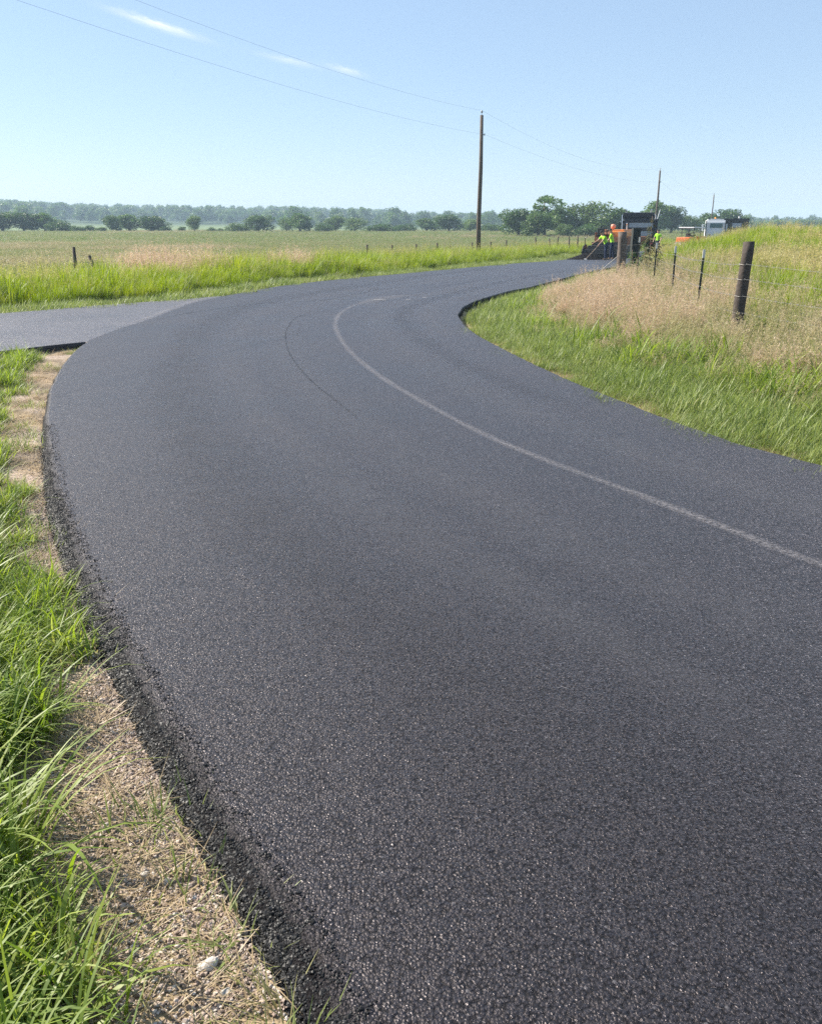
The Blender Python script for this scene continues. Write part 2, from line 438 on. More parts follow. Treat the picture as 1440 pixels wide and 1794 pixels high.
def build_road(name, poly, mat, top, widths, label, drop=.075):
    """flat mat with a rolled-down ragged edge; widths(x,y)->slope width"""
    n = len(poly)
    nxt, prv = np.roll(poly, -1, 0), np.roll(poly, 1, 0)
    t = nxt - prv; t /= np.linalg.norm(t, axis=1)[:, None] + 1e-9
    area = .5 * np.sum(poly[:, 0] * nxt[:, 1] - nxt[:, 0] * poly[:, 1])
    inn = np.stack([-t[:, 1], t[:, 0]], 1) * (1 if area > 0 else -1)
    w = widths(poly[:, 0], poly[:, 1])
    w = w * (.85 + .3 * fbm(poly[:, 0], poly[:, 1], .6, 4))
    onJ = dist_line(poly[:, 0], poly[:, 1], Jc) < .03
    w = np.where(onJ, .02, w); dr = np.where(onJ, .012, drop) / drop
    lip = ss(14.5, 17, poly[:, 1]) * (1 - ss(27, 33, poly[:, 1])) * (poly[:, 0] > -.2 + (poly[:, 1] - 16) * .1) * (~onJ)
    dr = dr * (1 + 1.3 * lip)
    rings = []
    for fr, dz in ((0.0, -drop), (.16, -drop * .52), (.33, -drop * .30), (.5, -drop * .17), (.75, -drop * .05), (1.0, 0.0)):
        q = poly + inn * (w * fr)[:, None]
        z = road_h(q[:, 0], q[:, 1]) + top + dz * dr
        if 0 < fr < 1: z = z + (rng.random(n) - .5) * np.minimum(w, .2) * .045
        rings.append(np.column_stack([q, z]))
    inner = rings[-1][:, :2]
    # interior points for the dips
    pts = [Vector(p) for p in inner]
    edges = [(i, (i + 1) % n) for i in range(n)]
    xs = []
    for gx in np.arange(-30, 60, 3.0):
        for gy in np.arange(-8, 130, 3.0): xs.append((gx, gy))
    xs = np.array(xs); k = in_poly(xs[:, 0], xs[:, 1], coarse(inner)) & (dist_line(xs[:, 0], xs[:, 1], coarse(inner), True) > 1.0)
    pts += [Vector(p) for p in xs[k]]
    vs, es, fs, ov, oe, of = delaunay_2d_cdt(pts, edges, [], 1, 1e-4)
    V = [(v.x, v.y, float(road_h(v.x, v.y)) + top) for v in vs]
    E_ = [0.0] * len(V)
    tris = [tuple(f) for f in fs]
    base = len(V)
    for r, ev in zip(rings, (1.0, 1.0, 1.0, .9, .5, 0.0)):
        V += [tuple(p) for p in r]; E_ += list(np.where(onJ, 0.0, ev))
    quads = []
    sgn = area > 0
    for k in range(5):
        for i in range(n):
            a, b = base + k * n + i, base + k * n + (i + 1) % n
            c, d = b + n, a + n
            quads.append((a, b, c, d) if sgn else (d, c, b, a))
    me = bpy.data.meshes.new(name); me.from_pydata(V, [], tris + quads)
    me.attributes.new('edge', 'FLOAT', 'POINT').data.foreach_set('value', np.array(E_, np.float32))
    me.materials.append(mat); me.validate()
    bm = bmesh.new(); bm.from_mesh(me)
    for f in bm.faces:
        if len(f.verts) == 3 and f.normal.z < 0: f.normal_flip()
    bm.to_mesh(me); bm.free()
    o = obj(name, me); tag(o, kind='structure'); o['label'] = label
    return o


def w_main(x, y):
    near = 1 - ss(3.5, 9, y)
    left = (x < .9 + 0 * y) & (y < 14)
    return np.where(left, 0.05 + .075 * near, .045)


ROADr = np.vstack([ragged(Lc, .012)[:-1], Jc[:-1], ragged(Fc, .04), ragged(Rc, .018)[::-1]])
road = build_road('road', ROADr, M_ROAD, 0.0, w_main, 'freshly laid black asphalt road sweeping round a bend')
SIDEr = np.vstack([Jc[:-1], ragged(SFc, .04)[::-1], ragged(SNc, .015)[::-1][:-1]])
side = build_road('side_road', SIDEr, M_SIDE, -0.004, lambda x, y: .03 + 0 * x, 'paler grey asphalt side road joining from the left', drop=.10)

# ------------------------------------------------------------------ ground sheet
FAR_N = np.array((.904, -.427)); FENCE_N = None


def on_left(x, y):                               # beyond the far edge of the road / side road
    P = np.vstack([SFc[::6], Fc[::6]])
    xi = np.interp(y, P[:, 1], P[:, 0]) if False else None
    poly = np.vstack([SFc[::8], Fc[::8], [(400, 500), (-3000, 3500), (-3500, -2000), (-200, -200)]])
    return in_poly(x, y, poly)


V_POLY = np.vstack([Lc[::6], SNc[::4], [(-24, -12), (0.75, -12)]])


def hill(x, y):
    r = np.hypot(x, y); q = np.where(y > 1, x / np.maximum(y, 1), np.sign(x) * 9)
    top = np.interp(q, [-3, -.49, -.35, -.22, -.08, -.01, .06, .12, .25, .6, 3], [25, 25, 18, 17, 15, 9, 4, 2, 1.5, 2.5, 5])
    wob = .8 + .4 * fbm(x, y, 420, 5)
    return top * wob * ss(420, 1300, r)


def gz(x, y):
    x = np.asarray(x, float); y = np.asarray(y, float)
    r = np.hypot(x, y)
    rh = road_h(x, y) - .07
    d = np.where(r < 260, dist_line(x, y, np.vstack([ROADc]), True), r)
    d = np.minimum(d, np.where(r < 120, dist_line(x, y, SIDEc, True), 1e9))
    inside = in_poly(x, y, ROADc) | in_poly(x, y, SIDEc)
    lf = on_left(x, y)
    base_l = -.34 * ss(1.5, 9, d) + .95 * ss(70, 250, r)
    base_r = 1.15 * ss(.6, 6.5, d) * ss(16, 50, r) * ss(-2, 3, x) + .3 * ss(100, 300, r)
    z = np.where(lf, base_l, base_r)
    bump = (fbm(x, y, 1.6, 2) - .5) * .14 * ss(.3, 3, d) + (fbm(x, y, 14, 8) - .5) * .5 * ss(6, 30, d) * (1 - .6 * lf)
    micro = (fbm(x, y, .22, 12) - .5) * .035 * ss(.0, .25, d)
    z = rh + z + bump + micro - .085 * (1 - ss(.15, 1.1, d)) * (~lf) * (x > -.2) * ss(14.5, 17, y) * (1 - ss(27, 33, y)) - .045 * (1 - ss(.15, .9, dist_line(x, y, SNc[::6]))) * (r < 20) * (y < 14) + hill(x, y) + ss(60, 300, r) * .2
    return np.where(inside, rh - .02, z)


dth = np.concatenate([np.arange(-180, -44, 4.0), np.arange(-44, 44, .22), np.arange(44, 180, 4.0)])
rr = np.concatenate([[.25], .5 * (2100 / .5) ** (np.linspace(0, 1, 300))])
TH, RR = np.meshgrid(np.radians(dth), rr)
gx, gy = RR * np.sin(TH), RR * np.cos(TH)
GZ = gz(gx.ravel(), gy.ravel())
nr, na = gx.shape
idx = np.arange(nr * na).reshape(nr, na); ix2 = np.roll(idx, -1, 1)
Fq = np.stack([idx[:-1], ix2[:-1], ix2[1:], idx[1:]], -1).reshape(-1, 4)[:, ::-1]
X, Y = gx.ravel(), gy.ravel(); Rr = np.hypot(X, Y)
d_edge = np.where(Rr < 260, np.minimum(dist_line(X, Y, ROADc, True), dist_line(X, Y, SIDEc, True)), 999)
lf = on_left(X, Y); vv = in_poly(X, Y, V_POLY)
c_soil = np.array((.085, .070, .042)); c_grass = np.array((.085, .115, .032)); c_straw = np.array((.42, .32, .20)); c_grav = np.array((.42, .335, .28))
c_field = np.array((.115, .155, .05)); c_far = np.array((.15, .20, .075)); c_wood = np.array((.045, .075, .028)); c_dark = np.array((.05, .04, .028))


def mixv(a, b, f): return a + (b - a) * np.asarray(f)[:, None]


cov = np.tile(c_soil, (len(X), 1))
cov = mixv(cov, c_grass, ss(.3, 2.0, d_edge) * .7)
cov = mixv(cov, c_field, ss(6, 22, d_edge))
cov = mixv(cov, np.array((.13, .175, .06)), ss(60, 200, d_edge) * fbm(X, Y, 60, 4))
cov = mixv(cov, c_far, ss(270, 330, Rr)); cov = mixv(cov, c_wood, ss(560, 700, Rr))
sh = (1 - ss(.36, .62, d_edge + (fbm(X, Y, .3, 6) - .5) * .3)) * vv
cov = mixv(cov, c_grav, sh * ss(.25, .5, fbm(X, Y, .25, 3)))
cov = mixv(cov, c_straw, sh * ss(.5, .75, fbm(X, Y, .45, 21)))
rt = (~lf) & (~vv)
cov = mixv(cov, c_straw, (1 - ss(.1, .4, d_edge + (fbm(X, Y, .5, 6) - .5) * .4)) * rt * .9)
cov = mixv(cov, c_dark, (1 - ss(.15, .7, d_edge)) * lf * .7)
ground_me = mesh_np('ground', np.column_stack([X, Y, GZ]), Fq, [M_GROUND], {'cover': np.column_stack([cov, np.ones(len(X))])}, smooth=True)
tag(obj('ground', ground_me), 'grassy ground and farmland on both sides of the road', kind='structure')


# ------------------------------------------------------------------ marks on the road
def strip(name, P, width, mat, z, label, ends=True):
    P = catmull(P, .12); n = len(P)
    t = np.gradient(P, axis=0); t /= np.linalg.norm(t, axis=1)[:, None]
    nn = np.column_stack([-t[:, 1], t[:, 0]])
    V, vv_, s_ = [], [], []
    for i in range(n):
        w = width * (.8 + .5 * float(vnoise(P[i, 0], P[i, 1], .5, 31)))
        e = min(1, min(i, n - 1 - i) / 12) if ends else 1
        for k in (-1, -.4, .4, 1):
            q = P[i] + nn[i] * w * k
            V.append((q[0], q[1], float(road_h(q[0], q[1])) + z)); vv_.append(k); s_.append(e)
    F = [(4 * i + k, 4 * i + k + 1, 4 * i + k + 5, 4 * i + k + 4) for i in range(n - 1) for k in range(3)]
    me = mesh_np(name, V, np.array(F)[:, ::-1], [mat], {'v': vv_, 's': s_})
    o = obj(name, me, road); o['label'] = label; return o


M_DUST = strip_mat('dust_line', (.44, .41, .41), .44, 45.0, low=.36)
M_DUST2 = strip_mat('dust_faint', (.34, .31, .30), .30, 14.0, low=.3)
M_MARK = strip_mat('dark_mark', (.006, .006, .007), .6, 30.0, rough=.55, low=.25)
M_PALE = strip_mat('pale_mark', (.5, .48, .46), 1.2, 40.0, low=.2)
strip('seam_line', [(2.9, 2.9)] + [at(*p) for p in ((1440, 990), (1270, 925), (1100, 860), (960, 808), (850, 762), (740, 704), (660, 655), (610, 612), (590, 580), (588, 562), (597, 548), (620, 535), (660, 524))],
      .052, M_DUST, .004, 'pale dusty joint line curving along the lane')
strip('dust_band', [at(*p) for p in ((625, 537), (660, 525), (705, 518), (760, 515))], .30, M_DUST2, .008, 'faint dusty smear where the joint line ends')
strip('roller_mark', [at(*p) for p in ((640, 745), (600, 711), (540, 662), (508, 620), (500, 590), (505, 572), (520, 556), (560, 540))], .016, M_MARK, .004, 'thin dark roller mark curving over the asphalt')
strip('roller_mark', [at(*p) for p in ((270, 560), (350, 545), (470, 530), (560, 526), (620, 516), (680, 505), (800, 494))], .035, M_MARK, .004, 'long thin roller mark across the far lane')
strip('roller_mark', [at(*p) for p in ((640, 507), (660, 505), (682, 506))], .16, M_MARK, .006, 'short dark smear on the far lane')
strip('roller_mark', [at(*p) for p in ((730, 507), (760, 503), (800, 497), (850, 489))], .05, M_MARK, .006, 'faint dark streak beyond the bend')
strip('seam_joint', list(J_line), .014, M_MARK, .004, 'joint between the fresh road and the side road')
strip('dust_band', [(p[0] - .12, p[1] + .1) for p in J_line[1:]], .07, M_DUST2, .004, 'pale dusty edge of the side road joint')
M_TRACK = strip_mat('track_dust', (.20, .195, .205), .075, 5.0, low=.2)
M_TRACKD = strip_mat('track_dark', (.006, .006, .007), .11, 4.0, low=.22)
seam_px = ((1440, 990), (1270, 925), (1100, 860), (960, 808), (850, 762), (740, 704), (660, 655), (610, 612), (590, 580), (588, 562), (597, 548), (620, 535), (660, 524))
sc_pts = catmull([(2.9, 2.9)] + [at(*p) for p in seam_px] + [(2.4, 30.0), (6.0, 38.0)], 1.0)
tn = np.gradient(sc_pts, axis=0); tn /= np.linalg.norm(tn, axis=1)[:, None]
for off, wd, mt_, zz_ in ((.75, .32, M_TRACK, .0045), (1.75, .30, M_TRACK, .0045), (-.9, .36, M_TRACK, .0045), (-2.3, .42, M_TRACKD, .0045), (1.25, .22, M_TRACKD, .0065), (-1.6, .25, M_TRACK, .0065)):
    q = sc_pts + np.column_stack([tn[:, 1], -tn[:, 0]]) * off
    q = q[in_poly(q[:, 0], q[:, 1], ROADc) & (dist_line(q[:, 0], q[:, 1], ROADc, True) > .5)][::2]
    strip('tyre_track', list(q), wd, mt_, zz_, 'faint dusty tyre track following the lane')
for (ax, ay, bx_, by_) in ((655, 525, 676, 526), (711, 525.5, 719, 525), (740, 521.5, 747, 521)):
    strip('paint_fleck', [at(ax, ay), at((ax + bx_) / 2, (ay + by_) / 2), at(bx_, by_)], .035, M_PALE, .012, 'small pale fleck lying on the asphalt', ends=False)

# ================================================================== SCATTER (ground cover only)
def scatter(name, protos, P, rot, scl, label, cat, idx=None):
    n = len(P)
    me = bpy.data.meshes.new(name); me.vertices.add(n); me.vertices.foreach_set('co', np.asarray(P, np.float32).ravel())
    me.attributes.new('rot', 'FLOAT_VECTOR', 'POINT').data.foreach_set('vector', np.asarray(rot, np.float32).ravel())
    me.attributes.new('scl', 'FLOAT_VECTOR', 'POINT').data.foreach_set('vector', np.asarray(scl, np.float32).ravel())
    if idx is None: idx = rng.integers(0, len(protos), n)
    me.attributes.new('idx', 'INT', 'POINT').data.foreach_set('value', np.asarray(idx, np.int32))
    o = obj(name, me); tag(o, label, cat, kind='stuff')
    g = bpy.data.node_groups.new(name, 'GeometryNodeTree')
    g.interface.new_socket('Geometry', in_out='INPUT', socket_type='NodeSocketGeometry')
    g.interface.new_socket('Geometry', in_out='OUTPUT', socket_type='NodeSocketGeometry')
    gi, go = g.nodes.new('NodeGroupInput'), g.nodes.new('NodeGroupOutput')
    iop = g.nodes.new('GeometryNodeInstanceOnPoints'); jn = g.nodes.new('GeometryNodeJoinGeometry')
    for p in protos[::-1]:
        oi = g.nodes.new('GeometryNodeObjectInfo'); oi.inputs['Object'].default_value = p
        g2 = g.nodes.new('GeometryNodeGeometryToInstance')
        g.links.new(oi.outputs['Geometry'], g2.inputs[0]); g.links.new(g2.outputs[0], jn.inputs[0])
    def na_(nm, typ):
        a = g.nodes.new('GeometryNodeInputNamedAttribute'); a.data_type = typ; a.inputs[0].default_value = nm; return a.outputs[0]
    er = g.nodes.new('FunctionNodeEulerToRotation'); g.links.new(na_('rot', 'FLOAT_VECTOR'), er.inputs[0])
    g.links.new(gi.outputs[0], iop.inputs['Points']); g.links.new(jn.outputs[0], iop.inputs['Instance'])
    iop.inputs['Pick Instance'].default_value = True
    g.links.new(na_('idx', 'INT'), iop.inputs['Instance Index'])
    g.links.new(er.outputs[0], iop.inputs['Rotation']); g.links.new(na_('scl', 'FLOAT_VECTOR'), iop.inputs['Scale'])
    g.links.new(iop.outputs[0], go.inputs[0])
    o.modifiers.new('scatter', 'NODES').node_group = g
    return o


def blades(n, h, w, spread, lean=(.05, .5), curl=(.3, 1.4), seg=4, k=0.0, taper=.75, clumps=0):
    """grass blades: V, F(quads), r, t, k"""
    a0 = rng.random(n) * 2 * np.pi; rad = spread * np.sqrt(rng.random(n))
    bx0, by0 = rad * np.cos(a0), rad * np.sin(a0)
    cf = np.ones(n); cr = rng.random(n)
    if clumps:
        ca, cd = rng.random(clumps) * 6.283, spread * np.sqrt(rng.random(clumps)); ci = rng.integers(0, clumps, n)
        bx0 = (cd * np.cos(ca))[ci] + rng.normal(0, .28 * spread / np.sqrt(clumps) + .02, n); by0 = (cd * np.sin(ca))[ci] + rng.normal(0, .28 * spread / np.sqrt(clumps) + .02, n)
        cf = rng.uniform(.6, 1.2, clumps)[ci]; cr = rng.random(clumps)[ci]
    az = np.where(rng.random(n) < .5, a0 + rng.normal(0, .8, n), rng.random(n) * 2 * np.pi)
    L = rng.uniform(h[0], h[1], n) * cf; th = rng.uniform(lean[0], lean[1], n); cu = rng.uniform(curl[0], curl[1], n)
    W_ = w * rng.uniform(.6, 1.25, n); rv = .5 * rng.random(n) + .5 * cr
    px_, py_ = -np.sin(az), np.cos(az)
    tw = rng.uniform(-.5, .5, n); px_, py_ = np.cos(az + np.pi / 2 + tw), np.sin(az + np.pi / 2 + tw)
    V = np.zeros((n, seg + 1, 2, 3)); T = np.zeros((n, seg + 1, 2))
    x, y, z = bx0.copy(), by0.copy(), np.full(n, -.02)
    for i in range(seg + 1):
        s = i / seg
        ww = W_ * max(.06, (1 - s) ** taper) * (.7 + .6 * min(1, s * 3)) * .5
        V[:, i, 0] = np.column_stack([x - px_ * ww, y - py_ * ww, z]); V[:, i, 1] = np.column_stack([x + px_ * ww, y + py_ * ww, z])
        T[:, i] = s
        ang = th + cu * (s + .5 / seg) ** 1.6
        ds = L / seg
        x = x + np.cos(az) * np.sin(ang) * ds; y = y + np.sin(az) * np.sin(ang) * ds; z = z + np.cos(ang) * ds
    base = (np.arange(n) * (seg + 1) * 2)[:, None]
    F = np.concatenate([np.stack([base[:, 0] + 2 * i, base[:, 0] + 2 * i + 1, base[:, 0] + 2 * i + 3, base[:, 0] + 2 * i + 2], 1) for i in range(seg)])
    Vf = V.reshape(-1, 3)
    return Vf, F, np.repeat(rv, (seg + 1) * 2), T.ravel(), np.full(len(Vf), k)


def seedheads(n, h, spread, m=16, head=.22, size=(.02, .05), w=.006, stem_w=.004, lean=(.0, .25), droopy=.4, clumps=0):
    """stems with open panicles"""
    Vs, Fs, rs, ts, ks, off = [], [], [], [], [], 0
    V, F, r, t, k = blades(n, h, stem_w, spread, lean, (.05, droopy), seg=5, k=.65, taper=.4, clumps=clumps)
    Vs.append(V); Fs.append(F); rs.append(r); ts.append(t); ks.append(k); off = len(V)
    tips = V.reshape(n, 6, 2, 3).mean(2)
    for i in range(n):
        u = 1 - head * rng.random(m) ** .8 * 1.0
        f = u * 5; j = np.minimum(f.astype(int), 4); fr = (f - j)[:, None]
        p = tips[i, j] * (1 - fr) + tips[i, j + 1] * fr
        az = rng.random(m) * 2 * np.pi; el = rng.uniform(-.2, 1.1, m); L = rng.uniform(size[0], size[1], m) * (1.3 - .8 * (u - 1 + head) / head)
        d = np.column_stack([np.cos(az) * np.cos(el), np.sin(az) * np.cos(el), np.sin(el)])
        q = p + d * L[:, None]
        s = np.cross(d, rng.normal(size=(m, 3))); s /= np.linalg.norm(s, axis=1)[:, None]; s *= w * rng.uniform(.6, 1.3, m)[:, None] * .5
        V = np.stack([p - s * .4, p + s * .4, q + s, q - s], 1).reshape(-1, 3)
        Fs.append(np.arange(4 * m).reshape(m, 4) + off); off += 4 * m
        Vs.append(V); rs.append(np.full(4 * m, rng.random())); ts.append(np.ones(4 * m)); ks.append(np.ones(4 * m))
    return np.vstack(Vs), np.vstack(Fs), np.concatenate(rs), np.concatenate(ts), np.concatenate(ks)


def proto(name, mat, *sets):
    Vs, Fs, rs, ts, ks, off = [], [], [], [], [], 0
    for V, F, r, t, k in sets:
        Vs.append(V); Fs.append(F + off); off += len(V); rs.append(r); ts.append(t); ks.append(k)
    me = mesh_np(name, np.vstack(Vs), np.vstack(Fs), [mat], {'r': np.concatenate(rs), 't': np.concatenate(ts), 'k': np.concatenate(ks)})
    return bpy.data.objects.new(name, me)          # not linked: only a source for the scatter


M_LUSH = foliage_mat('grass_lush', ((0, (.095, .175, .022)), (.4, (.21, .305, .038)), (.8, (.36, .43, .08)), (1, (.56, .52, .22))), (.10, .12, .035), .50,
                     seed_col=((.40, .33, .16), (.48, .38, .22)))
M_SHORT = foliage_mat('grass_short', ((0, (.12, .19, .04)), (.5, (.235, .305, .08)), (.85, (.37, .41, .14)), (1, (.55, .49, .26))), (.10, .10, .04), .42, sat_rand=.45)
M_LIME = foliage_mat('grass_lime', ((0, (.14, .21, .022)), (.5, (.26, .34, .032)), (1, (.39, .42, .065))), (.05, .085, .018), .48, sat_rand=.5,
                     seed_col=((.40, .36, .15), (.30, .30, .10)))
M_TALL = foliage_mat('grass_tall', ((0, (.12, .17, .045)), (.45, (.225, .27, .085)), (.8, (.35, .35, .145)), (1, (.52, .45, .26))), (.08, .08, .035), .40, sat_rand=.5,
                     seed_col=((.46, .37, .23), (.34, .32, .15)))
M_TAN = foliage_mat('grass_tan', ((0, (.13, .18, .055)), (.5, (.30, .29, .13)), (1, (.56, .46, .31))), (.16, .13, .065), .38, sat_rand=.4,
                    seed_col=((.60, .455, .335), (.50, .385, .27)))
M_FIELD = foliage_mat('grass_field', ((0, (.11, .185, .04)), (.6, (.18, .26, .065)), (1, (.29, .31, .11))), (.10, .10, .045), .40, sat_rand=.6,
                      seed_col=((.33, .29, .16), (.22, .26, .10)))
M_TANF = foliage_mat('grass_field_tan', ((0, (.15, .16, .06)), (.6, (.25, .23, .10)), (1, (.40, .33, .19))), (.12, .11, .05), .40, sat_rand=.5, seed_col=((.42, .35, .23), (.32, .30, .16)))
M_YEL = foliage_mat('grass_yellow', ((0, (.15, .19, .04)), (.6, (.24, .26, .065)), (1, (.38, .34, .12))), (.10, .11, .035), .42, sat_rand=.5,
                    seed_col=((.50, .43, .20), (.42, .38, .15)))
M_STRAW = foliage_mat('straw', ((0, (.26, .18, .10)), (.5, (.47, .36, .21)), (1, (.62, .52, .33))), (.30, .22, .13), .3, sat_rand=.3)

lush = [proto('lush_tuft', M_LUSH, blades(90, (.16, .48), .0130, .22, (.05, .8), (.4, 1.9), 6, clumps=8), blades(120, (.12, .34), .008, .22, (.1, .9), (.3, 1.6), 5, clumps=9),
        blades(70, (.06, .2), .006, .24, (.3, 1.3), (.2, 1.0), 3, k=.6)) for i in range(6)]
sprout = [proto('sprout_tuft', M_SHORT, blades(46, (.05, .17), .0055, .13, (.1, .9), (.2, 1.1), 3)) for i in range(4)]
lowt = [proto('low_tuft', M_SHORT, blades(420, (.05, .17), .0060, .34, (.1, .9), (.2, 1.1), 3, clumps=22)) for i in range(5)]
lime = [proto('lime_tuft', M_LIME, blades(480, (.45, 1.0), .016, .85, (.02, .35), (.15, 1.1), 4, clumps=18)) for i in range(5)]
limeh = [proto('lime_tuft_heads', M_LIME, blades(380, (.4, .9), .014, .85, (.02, .4), (.15, 1.1), 4, clumps=16), seedheads(40, (.8, 1.15), .8, 14, .2, (.02, .06), .008)) for i in range(2)]
tall = [proto('tall_tuft', M_TALL, blades(420, (.20, .60), .0080, .55, (.03, .6), (.2, 1.4), 4, clumps=16), seedheads(48, (.45, .85), .55, 16, .24, (.015, .05), .0060, clumps=14)) for i in range(6)]
tan_ = [proto('tan_tuft', M_TAN, blades(200, (.2, .5), .007, .50, (.02, .5), (.1, 1.0), 4, clumps=10), seedheads(130, (.42, .92), .5, 22, .40, (.015, .07), .0065, lean=(0, .35), clumps=12)) for i in range(5)]
yel = [proto('yellow_tuft', M_YEL, blades(330, (.35, .8), .013, .85, (.02, .45), (.2, 1.2), 3, clumps=14), seedheads(90, (.6, 1.05), .85, 16, .3, (.02, .08), .010, clumps=14)) for i in range(4)]
fld = [proto('field_tuft', M_FIELD, blades(330, (.25, .6), .03, 1.9, (.02, .5), (.2, 1.0), 3, clumps=24), seedheads(40, (.45, .75), 1.9, 12, .3, (.03, .09), .02, clumps=18)) for i in range(4)]
fld += [proto('field_tuft_tan', M_TANF, blades(260, (.25, .6), .03, 1.9, (.02, .5), (.2, 1.0), 3, clumps=24), seedheads(150, (.45, .8), 1.9, 12, .35, (.03, .09), .02, clumps=20)) for i in range(3)]
straw = [proto('straw_bits', M_STRAW, blades(22, (.05, .22), .0032, .10, (1.25, 1.6), (-.15, .2), 3)) for i in range(4)]


def polar(n, r0, r1, a0, a1, power=1.0):
    """random points about the camera; density per area falls as r^-power"""
    u = rng.random(n); e = 2 - power
    r = (r0 ** e + u * (r1 ** e - r0 ** e)) ** (1 / e) if abs(e) > 1e-6 else r0 * (r1 / r0) ** u
    a = np.radians(rng.uniform(a0, a1, n))
    return r * np.sin(a), r * np.cos(a)


def edge_d(x, y): return np.minimum(dist_line(x, y, ROADc, True), dist_line(x, y, SIDEc, True))


def off_road(x, y): return ~(in_poly(x, y, ROADc) | in_poly(x, y, SIDEc))


def put(name, protos, x, y, s, label, cat, sz=None, tilt=.035, dz=0.0, idx=None):
    n = len(x); z = gz(x, y) + dz
    rot = np.column_stack([rng.normal(0, tilt, n), rng.normal(0, tilt, n), rng.random(n) * 6.283])
    scl = np.column_stack([s, s, s if sz is None else sz])
    return scatter(name, protos, np.column_stack([x, y, z]), rot, scl, label, cat, idx)


def keep(x, y, m): return x[m], y[m]


# --- near-left verge
x = rng.uniform(-6.5, .4, 6500); y = rng.uniform(.2, 14, 6500)
m = in_poly(x, y, V_POLY) & off_road(x, y); x, y = keep(x, y, m); d = edge_d(x, y); r = np.hypot(x, y)
thr = .47 + .05 * (fbm(x, y, .5, 41) - .5) * 2 - .36 * ss(2.5, 3.5, r) + .20 * ss(5.5, 8.5, r)
p = ss(-.04, .16, d - thr) * (.8 + .2 * ss(.3, .55, fbm(x, y, .5, 44))) * np.where(r < 5, 1.0, .5) * (1 - .5 * ss(7.5, 9.5, y) * (1 - ss(.8, 1.6, d)))
m = rng.random(len(x)) < p; x, y = keep(x, y, m); d, r = d[m], r[m]
s = rng.uniform(.6, 1.1, len(x)) * (.65 + .45 * ss(.3, .7, d)) * np.where(r > 6, .75, 1)
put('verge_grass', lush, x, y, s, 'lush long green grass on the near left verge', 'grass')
# sparse low green and clippings on the shoulder
x = rng.uniform(-7.0, .6, 26000); y = rng.uniform(.2, 14, 26000)
m = in_poly(x, y, V_POLY) & off_road(x, y); x, y = keep(x, y, m); d = edge_d(x, y)
m = (d < 1.3) & (rng.random(len(x)) < .17 * ss(.45, .72, fbm(x, y, .35, 51)) + .012); xs_, ys_ = keep(x, y, m)
put('shoulder_grass', sprout, xs_, ys_, rng.uniform(.5, 1.1, len(xs_)), 'sparse low grass sprouting on the gravel shoulder', 'grass')
m = (d < 1.0) & (d > -.1) & (rng.random(len(x)) < .14 + .86 * ss(.42, .56, fbm(x, y, .3, 61))); xs_, ys_ = keep(x, y, m)
put('dry_clippings', straw, xs_, ys_, rng.uniform(.6, 1.3, len(xs_)), 'dry tan grass clippings littering the gravel shoulder', 'clippings', tilt=.10, dz=.012)

# gravel
def stone_mesh(name, mat, seed):
    rd = random.Random(seed); bm = bmesh.new(); bmesh.ops.create_icosphere(bm, subdivisions=1, radius=.5)
    for v in bm.verts: v.co *= rd.uniform(.72, 1.2)
    for v in bm.verts: v.co.z *= .62
    me = bpy.data.meshes.new(name); bm.to_mesh(me); bm.free(); me.materials.append(mat); return bpy.data.objects.new(name, me)


def stone_mat(name, stops, rough):
    m, t, out = new_mat(name); oi = nd(t, 'ShaderNodeObjectInfo')
    p = nd(t, 'ShaderNodeBsdfPrincipled', i_Roughness=rough); p.inputs['Specular IOR Level'].default_value = .25; lk(t, ramp(t, oi.outputs['Random'], stops), p.inputs['Base Color'])
    lk(t, p.outputs[0], out.inputs[0]); return m


M_GRAV = stone_mat('gravel_stone', ((0, (.15, .11, .085)), (.4, (.33, .25, .205)), (.8, (.46, .37, .31)), (1, (.58, .52, .47))), .8)
M_CHIP = stone_mat('asphalt_chip', ((0, (.004, .004, .005)), (.7, (.010, .010, .011)), (.97, (.022, .022, .024)), (1, (.10, .095, .09))), .5)
grav = [stone_mesh('gravel_stone', M_GRAV, i) for i in range(5)]; chip = [stone_mesh('asphalt_chip', M_CHIP, 20 + i) for i in range(5)]
NG = 150000; seg = rng.integers(0, len(Lc) - 1, NG); f = rng.random(NG)[:, None]
q = Lc[seg] * (1 - f) + Lc[seg + 1] * f; tt = Lc[seg + 1] - Lc[seg]; tt /= np.linalg.norm(tt, axis=1)[:, None]
q = q - np.column_stack([tt[:, 1], -tt[:, 0]]) * (rng.random(NG) ** 1.2 * .62 + .004)[:, None]
x, y = q[:, 0], q[:, 1]; r = np.hypot(x, y)
m = (y > .5) & (r < 9) & off_road(x, y) & (rng.random(NG) < (.12 + .88 * ss(.33, .52, fbm(x, y, .28, 71))) * (1 - ss(3, 8, r) * .85)); x, y = keep(x, y, m)
s = np.clip(rng.lognormal(-4.95, .38, len(x)), .004, .022)
put('gravel', grav, x, y, s, 'pinkish tan gravel along the shoulder of the road', 'gravel', tilt=.6, dz=.003)
